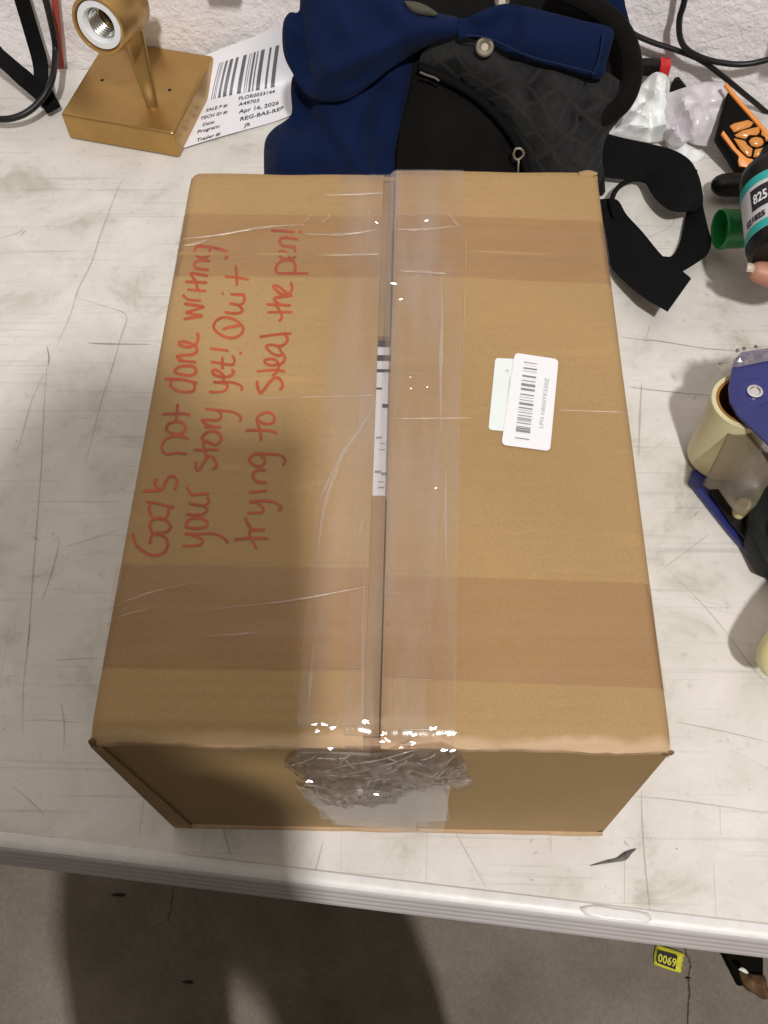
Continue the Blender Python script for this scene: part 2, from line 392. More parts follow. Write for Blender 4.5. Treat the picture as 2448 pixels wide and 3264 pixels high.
def build_wall():
    WM = wall_mat()
    bk = W0 + NN * .012
    bm = extrude_poly([bk - ED * 3 + V((0, 0, ZF)), bk + ED * 3.5 + V((0, 0, ZF)), bk + ED * 3.5 + V((0, 0, 2.0)), bk - ED * 3 + V((0, 0, 2.0))], NN * .19)
    wl = from_bm('wall', bm, WM); tag(wl, kind='structure')
    # the courses of painted blocks that stand proud of the joints
    bw, bh = .397, .194
    z0 = -.038
    for row in range(-1, 3):
        for c in range(-3, 4):
            x0 = c * (bw + .003) + (row % 2) * .2 + .06
            zb = z0 + row * (bh + .005)
            nx, nzc = 26, 13; vs = []; fs = []
            for j in range(nzc + 1):
                for i in range(nx + 1):
                    p = W0 + ED * (x0 + bw * i / nx) + V((0, 0, zb + bh * j / nzc))
                    e = min(i, nx - i, j, nzc - j)
                    d = -.004 if e == 0 else nz(p, 25, 2) * .0022 + nz(p, 70, 4) * .001
                    vs.append(p - NN * d * 1.0 if e else p + NN * .011)
            for j in range(nzc):
                for i in range(nx):
                    a = j * (nx + 1) + i; fs.append((a, a + 1, a + nx + 2, a + nx + 1))
            o = mk('block', vs, fs, WM); o.parent = wl
build_wall()

# ------------------------------------------------------------------ the table
def table_mat():
    m = mat('speckled_table_plastic', (.68, .65, .60), rough=.5, spec=.35, bump=.25, bs=260, bd=.0006)
    nt = m.node_tree; N = nt.nodes; L = nt.links; b = N['Principled BSDF']; tc = N.new('ShaderNodeTexCoord')
    a = N.new('ShaderNodeTexNoise'); a.inputs['Scale'].default_value = 15; a.inputs['Detail'].default_value = 9; a.inputs['Roughness'].default_value = .68; a.inputs['Distortion'].default_value = .5
    L.new(tc.outputs['Object'], a.inputs['Vector'])
    r = N.new('ShaderNodeValToRGB'); e = r.color_ramp.elements
    e[0].position = .30; e[0].color = (.43, .405, .35, 1); e[1].position = .66; e[1].color = (.69, .66, .635, 1)
    n3 = e.new(.45); n3.color = (.60, .58, .535, 1); L.new(a.outputs['Fac'], r.inputs[0])
    # dark smudges and little flecks
    s = N.new('ShaderNodeTexNoise'); s.inputs['Scale'].default_value = 95; s.inputs['Detail'].default_value = 5; s.inputs['Roughness'].default_value = .75; L.new(tc.outputs['Object'], s.inputs['Vector'])
    mr = N.new('ShaderNodeMapRange'); mr.inputs[1].default_value = .27; mr.inputs[2].default_value = .42; mr.inputs[3].default_value = .76; mr.inputs[4].default_value = 1.0; L.new(s.outputs['Fac'], mr.inputs[0])
    mx = N.new('ShaderNodeMix'); mx.data_type = 'RGBA'; mx.blend_type = 'MULTIPLY'; mx.inputs[0].default_value = 1
    L.new(r.outputs[0], mx.inputs[6]); L.new(mr.outputs[0], mx.inputs[7])
    # hair-fine random scuffs in several directions
    cur = mx.outputs[2]
    for k_, (ang, sc) in enumerate(((.2, 1.0), (1.3, .8), (2.4, 1.2), (1.75, .7))):
        mp = N.new('ShaderNodeMapping'); mp.inputs['Rotation'].default_value = (0, 0, ang); mp.inputs['Scale'].default_value = (6 * sc, 240 * sc, 1); mp.inputs['Location'].default_value = (k_ * 3.1, k_ * 7.7, 0)
        t = N.new('ShaderNodeTexNoise'); t.inputs['Scale'].default_value = 1; t.inputs['Detail'].default_value = 2; t.inputs['Distortion'].default_value = .15
        L.new(tc.outputs['Object'], mp.inputs[0]); L.new(mp.outputs[0], t.inputs['Vector'])
        q = N.new('ShaderNodeMapRange'); q.inputs[1].default_value = .25; q.inputs[2].default_value = .36; q.inputs[3].default_value = .84; q.inputs[4].default_value = 1; L.new(t.outputs['Fac'], q.inputs[0])
        m2 = N.new('ShaderNodeMix'); m2.data_type = 'RGBA'; m2.blend_type = 'MULTIPLY'; m2.inputs[0].default_value = 1
        L.new(cur, m2.inputs[6]); L.new(q.outputs[0], m2.inputs[7]); cur = m2.outputs[2]
    L.new(cur, b.inputs['Base Color']); return m
TOPM = table_mat()
TRIM = mat('grey_white_edge_trim', (.46, .43, .425), rough=.42, spec=.5, var=.05, vs=20)
TH = .032
tbl = thing('work_table', (E0 + ED * .3 + NN * .4 + V((0, 0, ZF)))[:], 'long off-white work table with scratched top and ridged front edge trim', 'table')
def build_table():
    a = E0 - ED * .9; b = E0 + ED * 1.5; dep = (W0 - E0).dot(NN) - .004
    bm = extrude_poly([a + NN * .004, b + NN * .004, b + NN * dep, a + NN * dep], (0, 0, -.028))
    from_bm('tabletop', bm, TOPM, tbl)
    # ridged trim: profile (outwards, down)
    prof = [(.0075, .0003), (.0065, .0011), (.003, .0013), (.0, .0008), (-.0018, -.0006)]; LIP = len(prof) - 1
    for g in range(4):
        o_ = -.0022 - g * .0015; z_ = -.0012 - g * .0070
        prof += [(o_ + .0007, z_), (o_ - .0006, z_ - .0006), (o_ - .0016, z_ - .0022), (o_ - .0022, z_ - .0040), (o_ - .0024, z_ - .0056), (o_ - .0014, z_ - .0064)]
    prof += [(-.0068, -.0305), (.004, -.0305)]
    vs = []; fs = []; n = 60
    for i in range(n + 1):
        p = a.lerp(b, i / n)
        for (o_, z_) in prof: vs.append(p + NN * (o_ + nz(p, 9, 3) * .0003) + V((0, 0, z_ + nz(p, 14, 1) * .0003)))
    k = len(prof)
    for i in range(n):
        for j in range(k - 1): fs.append((i * k + j, (i + 1) * k + j, (i + 1) * k + j + 1, i * k + j + 1))
    tl = mat('white_edge_lip', (.67, .66, .65), rough=.42, var=.07, vs=60, bump=.2, bs=120)
    autosmooth(mk('edge_trim', vs, fs, None, tbl, True, [TRIM, tl], [1 if (q_ % (k - 1)) < LIP else 0 for q_ in range(len(fs))]), 34)
    for sx in (-.75, 1.35):
        for sy in (.1, dep - .1):
            p = E0 + ED * sx + NN * sy
            tube('leg', [p + V((0, 0, -.028)), p + V((0, 0, ZF))], .014, STEEL, tbl, k=1)
build_table()
def film(name, col, a):
    m = clear(name, tint=(1, 1, 1), haze=a, hazecol=col, gloss=.001, bump=0); return m
SCR = film('pencil_and_knife_mark', (.18, .175, .17), .36)
SCR2 = film('faint_scuff', (.22, .21, .20), .26)
def strip(vs, fs, pts, wpx, z, taper=True):
    P = catmull([V((u, v, 0)) for u, v in pts], 5); n = len(P)
    for i, p in enumerate(P):
        t = (P[min(i + 1, n - 1)] - P[max(i - 1, 0)]).normalized(); s = V((-t.y, t.x, 0))
        ww = wpx * (.35 + .65 * math.sin(math.pi * min(1, max(0, i / (n - 1))))) / 2 if taper else wpx / 2
        ww *= random.uniform(.75, 1.2)
        vs.append(at(p.x + s.x * ww, p.y + s.y * ww, z)); vs.append(at(p.x - s.x * ww, p.y - s.y * ww, z))
    b = len(vs) - 2 * n
    for i in range(n - 1): fs.append((b + 2 * i, b + 2 * i + 1, b + 2 * i + 3, b + 2 * i + 2))
DARKS = [([(150, 1105), (156, 1140), (153, 1165)], 8), ([(150, 1160), (140, 1300), (132, 1480), (120, 1640), (100, 1900), (88, 2060), (75, 2180), (72, 2340)], 6),
    ([(395, 565), (375, 605), (330, 720), (290, 840), (250, 920), (225, 1000), (180, 1105)], 5), ([(250, 950), (330, 975), (402, 1005), (385, 1075), (355, 1180), (320, 1290), (300, 1370), (270, 1480)], 5),
    ([(280, 1093), (350, 1096), (480, 1097)], 6), ([(445, 870), (425, 940)], 4), ([(140, 1190), (100, 1280), (75, 1370), (50, 1450)], 5),
    ([(95, 1990), (88, 2060)], 12), ([(190, 1715), (180, 1770), (160, 1840), (135, 1910)], 7), ([(200, 1745), (280, 1720), (375, 1690)], 4),
    ([(180, 2105), (240, 2100), (310, 2098)], 5), ([(195, 2240), (205, 2310), (203, 2390)], 6), ([(0, 2165), (60, 2150)], 4), ([(80, 2297), (150, 2295), (270, 2305)], 4),
    ([(458, 2550), (445, 2660)], 5), ([(40, 2505), (115, 2570), (140, 2600)], 5), ([(712, 2640), (722, 2680), (735, 2725)], 8), ([(660, 2650), (640, 2710)], 4),
    ([(1028, 2690), (1010, 2760), (998, 2800)], 6), ([(1090, 2640), (1085, 2790)], 4), ([(1270, 2680), (1215, 2770)], 3), ([(1450, 2650), (1500, 2740), (1550, 2830)], 4), ([(1362, 2655), (1358, 2850)], 4),
    ([(2070, 1040), (2058, 1090)], 8), ([(1985, 1075), (2060, 1084), (2095, 1086), (2250, 1110), (2400, 1122)], 4), ([(2045, 1220), (2040, 1330), (2036, 1460)], 7), ([(2000, 1232), (2100, 1245), (2350, 1268)], 4),
    ([(2120, 1400), (2060, 1455)], 3), ([(2090, 1830), (2230, 1725), (2260, 1700)], 3), ([(2130, 1815), (2270, 1960), (2400, 2130), (2448, 2180)], 4), ([(2200, 1905), (2300, 1930)], 4), ([(2210, 1920), (2448, 1990)], 3),
    ([(2150, 2300), (2300, 2330), (2448, 2365)], 5), ([(2020, 2538), (2150, 2550), (2300, 2570), (2448, 2592)], 5), ([(2045, 2520), (2048, 2640), (2060, 2790), (2072, 2900)], 7), ([(2295, 2570), (2297, 2660)], 7), ([(2275, 2760), (2285, 2950)], 5),
    ([(1992, 2740), (1990, 2880)], 4), ([(1757, 2665), (1756, 2712)], 6), ([(1300, 1130), (1300, 1140)], 3), ([(2070, 580), (2150, 700), (2060, 760)], 3), ([(2230, 2600), (2400, 2680)], 3), ([(2330, 2390), (2448, 2450)], 3),
    ([(30, 2000), (0, 2180)], 4), ([(0, 760), (60, 740), (75, 725)], 4), ([(160, 550), (140, 600)], 3), ([(2150, 2390), (2090, 2470)], 3)]
def build_marks():
    vs = []; fs = []
    for pts, wd in DARKS: strip(vs, fs, pts, wd * .85, .0006)
    o = mk('pencil_marks', vs, fs, SCR2, tbl, False); o['kind'] = 'stuff'
    vs = []; fs = []
    for pts, wd in DARKS[:1] + DARKS[4:5] + DARKS[7:8] + DARKS[14:15] + DARKS[24:25] + DARKS[26:27] + DARKS[37:38]: strip(vs, fs, pts, wd * .42, .0009)
    rnd = random.Random(3)
    for i in range(90):
        u = rnd.uniform(0, 2448); v = rnd.uniform(550, 2850); a = rnd.choice([rnd.gauss(1.55, .25), rnd.gauss(.1, .2), rnd.uniform(0, 3.1)]); l = rnd.uniform(6, 26)
        if 200 < u < 2150 and 500 < v < 2600: continue
        strip(vs, fs, [(u, v), (u + l * math.cos(a) * .5 + rnd.uniform(-3, 3), v + l * math.sin(a) * .5), (u + l * math.cos(a), v + l * math.sin(a))], rnd.uniform(1.5, 5), .0009)
    o = mk('knife_scratches', vs, fs, SCR, tbl, False); o['kind'] = 'stuff'
build_marks()

# ------------------------------------------------------------------ the cardboard box
BW, BL, BH = .28, .39665, .19695
box = thing('cardboard_box', (BW / 2, BL / 2, 0), 'large taped brown cardboard box with red handwriting in the middle of the table', 'box')
XG0 = lambda y: .1381 - (.394 - y) * .002            # centre line of the seam
GAP = .0042
def flap_z(x, y, side):
    """height of the top face of a flap; side -1 left, 1 right"""
    t = .004
    ex = x if side < 0 else BW - x
    z = BH
    r = .007
    if ex < r: z -= r - math.sqrt(max(0, r * r - (r - ex) ** 2)) * 1.0
    if y < .012: z -= .0055 * (1 - y / .012) ** 2 * (1 if side < 0 else .8)
    if y > BL - .008: z -= .003 * ((y - BL + .008) / .008) ** 2
    z += nz((x, y, 0), 7, side) * .0015 + nz((x, y, 0), 17, side + 4) * .00045 + nz((x, y, 0), 30, side) * .0002
    mid = abs(x - .14) / .14
    z += (.0012 if side > 0 else -.0006) * (1 - mid)
    # light dents across, where the board was creased
    for yy, a in ((.318, .0007), (.226, .0005 if side > 0 else 0), (.345, .0004)):
        z -= a * math.exp(-((y - yy) / .0022) ** 2)
    return z
def top_z(x, y):
    g = XG0(y)
    if abs(x - g) < GAP:
        a = flap_z(g - GAP, y, -1); b = flap_z(g + GAP, y, 1); t = (x - g + GAP) / (2 * GAP)
        return a + (b - a) * t - .0012 * math.sin(math.pi * t)
    return flap_z(x, y, -1 if x < g else 1)
def build_box():
    for side in (-1, 1):
        nx, ny = 56, 110; T = []; 
        for j in range(ny + 1):
            fy = j / ny; fy = fy ** 1.35 if fy < 1 else 1
            y = BL * fy
            yo = y
            if j == 0: pass
            inner = XG0(y) + side * GAP
            outer = 0.0 if side < 0 else BW
            for i in range(nx + 1):
                f = i / nx; f = f ** 1.5
                x = outer + (inner - outer) * f
                rag = (nz((x, 0, 0), 60, 9) * .0011 + nz((x, 0, 0), 180, 5) * .0005) if j == 0 else 0
                if j == ny: rag = nz((x, 1, 0), 25, 9) * .0016
                T.append(V((x, y - .0015 * (1 - fy) + rag, flap_z(x, max(0, y), side))))
        N = len(T); Bt = [p - V((0, 0, .004)) for p in T]
        W1 = nx + 1; f = []; fm = []
        for j in range(ny):
            for i in range(nx):
                q = (j * W1 + i, j * W1 + i + 1, (j + 1) * W1 + i + 1, (j + 1) * W1 + i)
                if side > 0: q = q[::-1]
                f.append(q); fm.append(0); f.append(tuple(x + N for x in q[::-1])); fm.append(0)
        rim = [i for i in range(W1)] + [j * W1 + nx for j in range(1, ny + 1)] + [ny * W1 + i for i in range(nx - 1, -1, -1)] + [j * W1 for j in range(ny - 1, 0, -1)]
        for a, b in zip(rim, rim[1:] + rim[:1]):
            q = (a, a + N, b + N, b)
            if side > 0: q = q[::-1]
            f.append(q); fm.append(1 if (a < W1 and b < W1) or a % W1 == nx else 0)
        o = mk('top_flap', T + Bt, f, None, box, True, [KRAFT, KRAFT_EDGE], fm); autosmooth(o, 45)
    # side walls, each a bowed board
    def board(name, p, dx, dz, nrm, nu=40, nv=24, m=KRAFT, seed=0, bulge=.0012):
        p, dx, dz, nrm = V(p), V(dx), V(dz), V(nrm); vs = []
        for j in range(nv + 1):
            for i in range(nu + 1):
                q = p + dx * (i / nu) + dz * (j / nv)
                e = math.sin(math.pi * i / nu) * math.sin(math.pi * j / nv)
                vs.append(q + nrm * (bulge * e + nz(q, 18, seed) * .0008 * e ** .5))
        N = len(vs); vs += [v - nrm * .004 for v in vs]; f = []; W1 = nu + 1
        for j in range(nv):
            for i in range(nu):
                q = (j * W1 + i, j * W1 + i + 1, (j + 1) * W1 + i + 1, (j + 1) * W1 + i); f.append(q); f.append(tuple(x + N for x in q[::-1]))
        rim = [i for i in range(W1)] + [j * W1 + nu for j in range(1, nv + 1)] + [nv * W1 + i for i in range(nu - 1, -1, -1)] + [j * W1 for j in range(nv - 1, 0, -1)]
        for a, b in zip(rim, rim[1:] + rim[:1]): f.append((a, a + N, b + N, b))
        return autosmooth(mk(name, vs, f, m, box), 45)
    board('front_panel', (.0005, 0, .002), (BW - .001, 0, 0), (0, 0, BH - .0075), (0, -1, 0), seed=1)
    board('back_panel', (BW, BL, .002), (-BW, 0, 0), (0, 0, BH - .008), (0, 1, 0), seed=2)
    board('side_panel', (0, BL, .002), (0, -BL, 0), (0, 0, BH - .009), (-1, 0, 0), seed=3)
    board('side_panel', (BW, 0, .002), (0, BL, 0), (0, 0, BH - .009), (1, 0, 0), seed=4)
    for yy, sd in ((.004, 5), (BL - .141, 6)):
        board('inner_flap', (.006, yy, BH - .0072), (.1346, 0, 0), (0, .137, 0), (0, 0, 1), nu=20, nv=14, seed=sd, bulge=0)
        board('inner_flap', (.1424, yy, BH - .0072), (.1316, 0, 0), (0, .137, 0), (0, 0, 1), nu=20, nv=14, seed=sd + 5, bulge=0)
    board('bottom_panel', (.002, .002, .003), (BW - .004, 0, 0), (0, BL - .004, 0), (0, 0, 1), nu=8, nv=8, seed=7, bulge=0)
    # the folded strip of board seen at the near left corner, and the bottom crease
    bm = extrude_poly([(-.0008, -.0012, .001), (.012, -.0022, .001), (.0045, -.0022, BH - .012), (-.0008, -.0012, BH - .010)], (0, .0015, 0))
    from_bm('corner_fold', bm, KRAFT, box)
    vs = []; fs = []
    for i in range(121):
        x = BW * i / 120; h = .0035 + .0012 * nz((x, 0, 0), 40, 8); y = -.0014 - .0010 * abs(nz((x, 2, 0), 25, 3))
        for (dy, dz) in ((0, h), (y, h * .8), (y - .0006, h * .45), (y, .0004), (.001, .0002)): vs.append((x, dy, dz))
    for i in range(120):
        for j in range(4): fs.append((i * 5 + j, (i + 1) * 5 + j, (i + 1) * 5 + j + 1, i * 5 + j + 1))
    mk('bottom_crease', vs, fs, KRAFT_EDGE, box)
    # crushed corners: torn dark core
    for (cx, sg, hgt) in ((.0, 1, BH - .006), (BW, -1, BH - .006)):
        vs = []; rnd = random.Random(5 + sg)
        bm = bmesh.new(); bmesh.ops.create_icosphere(bm, subdivisions=2, radius=1)
        for v in bm.verts:
            k = 1 + .35 * nz(v.co * 2, 1.6, sg * 3)
            v.co = V((cx + sg * .0018 + v.co.x * (.0024 if sg > 0 else .0032) * k, -.0002 + v.co.y * .0016 * k, hgt - .002 + v.co.z * (.0055 if sg > 0 else .0022) * k))
        from_bm('torn_corner', bm, KRAFT_DARK, box, False)
    # lifted scrap of liner at far right corner
    bm = bmesh.new(); bmesh.ops.create_icosphere(bm, subdivisions=3, radius=1)
    for v in bm.verts:
        k = 1 + .3 * nz(v.co * 2, 2.6, 4); v.co = V((BW - .0075 + v.co.x * .0065 * k, BL - .0035 + v.co.y * .0030 * k, BH - .0012 + v.co.z * .0016 * k))
    from_bm('crumpled_corner', bm, KRAFT, box, True)
build_box()
# packed thing seen through the seam
slip = thing('packing_label', (.139, .19, BH - .012), 'white printed label seen through the seam of the box', 'label')
def build_slip():
    g = lambda v: XG0(v)
    def quad(name, y0, y1, m, z, x0=-.0045, x1=.0045):
        vs = []; fs = []; n = 10
        for i in range(n + 1):
            y = y0 + (y1 - y0) * i / n; c = XG0(y)
            vs += [(c + x0, y, z + nz((0, y, 0), 60, 2) * .0004), (c + x1, y, z)]
        for i in range(n): fs.append((2 * i, 2 * i + 1, 2 * i + 3, 2 * i + 2))
        return mk(name, vs, fs, m, slip)
    Y = lambda v: at(1230, v, BH - .009).y
    quad('label_sheet', Y(1590), Y(1085), WHITE_LABEL, BH - .0095, -.02, .02)
    for a, b in ((1086, 1106), (1132, 1150), (1176, 1186)): quad('black_bar', Y(b), Y(a), BLACK_INK, BH - .0090)
    for a, b, c in ((1236, 1242, -.003), (1288, 1300, .001), (1392, 1398, -.002), (1412, 1415, .0), (1432, 1435, 0), (1500, 1508, -.002), (1506, 1515, .0015), (1535, 1538, 0), (1552, 1557, 0)): quad('printed_line', Y(b), Y(a), GREY_INK if a > 1380 else BLACK_INK, BH - .0089, c - .0015, c + .002)
    vs, fs = text2d('SHIP TO  m s  SW PQ', .006)
    bm = None
build_slip()
# tape: strips that follow the flaps
def tape_strip(name, x0f, x1f, y0, y1, m, dz, front=None, nx=14, ny=120, wr=.0003, seed=0, xdir=False):
    vs = []; fs = []; rows = 0
    def X(i, y): return x0f(y) + (x1f(y) - x0f(y)) * i / nx
    if front is not None:
        nf = 26
        for j in range(nf):
            z = front + (BH - .008 - front) * j / nf
            for i in range(nx + 1):
                x = X(i, 0) + (X(i, 0) - .14) * -.0
                vs.append(V((x, -.0030 - dz - abs(nz((x, z, 0), 45, seed)) * .0012, z)))
            rows += 1
    for j in range(ny + 1):
        f = (j / ny) ** 1.3; y = y0 + (y1 - y0) * f
        for i in range(nx + 1):
            x = X(i, y); zz = top_z(x, max(0, y)) + dz + max(0, nz((x, y, 0), 55, seed)) * wr + max(0, nz((x, y * .4, 0), 160, seed + 2)) * wr * .6
            if front is not None and j == 0: vs.append(V((x, -.0032 - dz, BH - .0062)))
            else: vs.append(V((x, y, zz)))
        rows += 1
    W1 = nx + 1
    for j in range(rows - 1):
        for i in range(nx): fs.append((j * W1 + i, j * W1 + i + 1, (j + 1) * W1 + i + 1, (j + 1) * W1 + i))
    return mk(name, vs, fs, m, box)
def lin(pa, pb):
    A = at(*pa, BH); B = at(*pb, BH)
    return lambda y: A.x + (B.x - A.x) * (y - A.y) / (B.y - A.y) + nz((0, y, 0), 30, A.x * 9) * .0003
tape_strip('tape_strip', lin((1085, 600), (955, 2200)), lin((1275, 600), (1245, 2200)), 0, BL, TAPE, .0005, front=.045, seed=1)
tape_strip('tape_strip', lin((1175, 600), (1100, 2200)), lin((1408, 600), (1385, 2200)), 0, BL, TAPE, .0009, front=.03, seed=4)
tape_strip('tape_strip', lin((1245, 600), (1180, 2200)), lin((1478, 600), (1452, 2200)), 0, BL, TAPE, .0013, front=.016, seed=7)
def cross_tape(rows, seed, lab):
    """a strip across one flap: rows = list of ((u0,v0),(u1,v1)) for its far and near edge"""
    (fa, fb), (na, nb) = rows; nx, ny = 50, 14; vs = []; fs = []
    for j in range(ny + 1):
        for i in range(nx + 1):
            p = at(*fa, BH).lerp(at(*fb, BH), i / nx).lerp(at(*na, BH).lerp(at(*nb, BH), i / nx), j / ny)
            wv = max(0, nz((p.x * .35, p.y, 0), 95, seed)) * .0006
            vs.append(V((p.x, p.y, top_z(min(max(p.x, .0004), BW - .0004), p.y) + .0003 + wv)))
    for j in range(ny):
        for i in range(nx): a = j * (nx + 1) + i; fs.append((a, a + nx + 1, a + nx + 2, a + 1))
    mk('cross_tape', vs, fs, TAPE_X, box)
cross_tape((((576, 680), (1222, 688)), ((545, 880), (1206, 884))), 3, '')
cross_tape((((1264, 690), (1932, 702)), ((1258, 884), (1960, 905))), 9, '')
cross_tape((((362, 1798), (1176, 1812)), ((312, 2130), (1164, 2142))), 5, '')
cross_tape((((1230, 1838), (2080, 1858)), ((1220, 2164), (2130, 2196))), 6, '')
# crumpled bunch of tape on the front face
def build_wad():
    n = V((0, -1, 0)); p0 = V((0, -.0045, 0))
    pillow('crumpled_tape', [(905, 2440), (960, 2395), (1180, 2400), (1420, 2385), (1480, 2420), (1490, 2470), (1508, 2500), (1430, 2505), (1330, 2500), (1230, 2555), (1060, 2560), (1000, 2520), (960, 2480)], p0, n, .003, .012, TAPE_W, box, amp=.0036, ns=105, res=.0028, thick=.0004, crumple=True, smooth=False, seed=3, k=2)
    pillow('tape_end', [(940, 2500), (1005, 2520), (1110, 2560), (1240, 2556), (1330, 2500), (1425, 2490), (1428, 2560), (1432, 2618), (1335, 2622), (1333, 2645), (1210, 2640), (1062, 2628), (1040, 2590), (985, 2560)], V((0, -.0048, 0)), n, .0002, .01, clear('frosted_tape_end', tint=(.98, .97, .96), haze=.14, hazecol=(.70, .60, .48), gloss=.05, rough=.2, gmax=.25, blotch=.08), box, amp=.0008, ns=60, res=.004, thick=.0001, seed=41, k=1)
    # ridged creases in the bunched tape
    rnd = random.Random(11)
    RID = mat('tape_crease', (.62, .58, .52), rough=.25)
    lines = [[(1020, 2465), (1100, 2440), (1200, 2425), (1290, 2400), (1330, 2390)], [(1100, 2470), (1180, 2452), (1260, 2430), (1320, 2405)], [(1010, 2535), (1060, 2555), (1130, 2555), (1240, 2550), (1290, 2520)], [(930, 2440), (980, 2425), (1005, 2410)], [(985, 2440), (978, 2470)], [(1085, 2400), (1090, 2445)], [(1195, 2400), (1205, 2450)], [(1270, 2450), (1215, 2475), (1160, 2480)], [(1300, 2455), (1400, 2480), (1480, 2472)], [(1000, 2500), (1020, 2540)], [(1330, 2430), (1345, 2440)], [(1150, 2470), (1110, 2475), (1050, 2472)]]
    for _ in range(20):
        u0 = rnd.uniform(960, 1440); v0 = rnd.uniform(2412, 2545); an = rnd.choice([rnd.gauss(-.25, .25), rnd.uniform(0, 3.1)]); l_ = rnd.uniform(18, 75)
        if u0 + v0 * .0 < 1010 and v0 > 2510 or v0 > 2500 and u0 > 1300: continue
        lines.append([(u0, v0), (u0 + math.cos(an) * l_ * .5 + rnd.uniform(-5, 5), v0 + math.sin(an) * l_ * .5 + rnd.uniform(-4, 4)), (u0 + math.cos(an) * l_, v0 + math.sin(an) * l_)])
    vs = []; fs = []
    for ln in lines:
        P = catmull([V((u, v, 0)) for u, v in ln], 4); m = len(P)
        for i, p in enumerate(P):
            t = (P[min(i + 1, m - 1)] - P[max(i - 1, 0)]).normalized(); s = V((-t.y, t.x, 0)); ww = rnd.uniform(.3, 1.3)
            c = .0080 + rnd.uniform(-.0008, .0008)
            q0 = V((0, -c, 0))
            a = onplane(p.x + s.x * ww, p.y + s.y * ww, q0, n); b = onplane(p.x - s.x * ww, p.y - s.y * ww, q0, n); mid = (a + b) / 2 + V((0, -.0004, 0))
            vs += [a + V((0, .0002, 0)), mid, b + V((0, .0002, 0))]
        b0 = len(vs) - 3 * m
        for i in range(m - 1):
            for j in (0, 1): fs.append((b0 + 3 * i + j, b0 + 3 * i + j + 1, b0 + 3 * i + 4 + j, b0 + 3 * i + 3 + j))
    mk('tape_creases', vs, fs, clear('tape_ridge', haze=.34, hazecol=(.82, .74, .62), gloss=.2, rough=.15, gmax=.35), box)['kind'] = 'stuff'
    # glints put in as small flat glossy facets tilted between lamp and lens
    vs = []; fs = []
    spots = [(1008, 2311), (1012, 2333), (1035, 2313), (1058, 2322), (1170, 2306), (1160, 2309), (1223, 2342), (1232, 2356), (1222, 2362), (1280, 2378), (1305, 2338), (1322, 2345), (1313, 2364), (1372, 2330), (1380, 2326), (1430, 2343), (1445, 2344), (1415, 2392), (1440, 2392), (1056, 2385), (990, 2490), (1200, 2532), (1201, 715), (1359, 718), (1254, 921), (1278, 971), (1308, 1215), (1310, 1251), (1362, 1246), (1389, 1566)]
    for (u, v) in spots:
        for q_ in range(2 if v > 2000 else 1):
            uu = u + rnd.uniform(-7, 7) * (q_ > 0); vv = v + rnd.uniform(-5, 5) * (q_ > 0)
            if v < 2380: p = at(uu, vv, BH); p = V((p.x, p.y, top_z(p.x, p.y) + .0026))
            else: p = onplane(uu, vv, V((0, -.010, 0)), V((0, -1, 0)))
            hv = ((V((.70, -2.13, 3.84)) - p).normalized() + (C - p).normalized()).normalized()
            hv = (hv + V((rnd.uniform(-.06, .06), rnd.uniform(-.06, .06), 0))).normalized()
            a = hv.orthogonal().normalized(); b = hv.cross(a); a = (V((1, 0, 0)) - hv * hv.x).normalized(); b = hv.cross(a); an = rnd.uniform(-.6, .6); a, b = a * math.cos(an) + b * math.sin(an), b * math.cos(an) - a * math.sin(an)
            b0 = len(vs); rx = rnd.uniform(.00025, .0007) * (1 if v > 2000 or v > 1200 else 1.3) * (.45 if 1200 < v < 1600 else 1)
            for k in range(7):
                t_ = k / 7 * 2 * math.pi; rr = rx * rnd.uniform(.6, 1.15); vs.append(p + a * (math.cos(t_) * rr * 2.6) + b * (math.sin(t_) * rr * .7))
            fs.append(tuple(range(b0, b0 + 7)))
    mk('tape_glints', vs, fs, clear('tape_glint', haze=.1, hazecol=(.9, .85, .8), gloss=.3, rough=.3, gmax=.35, bump=.1), box, False)['kind'] = 'stuff'
build_wad()
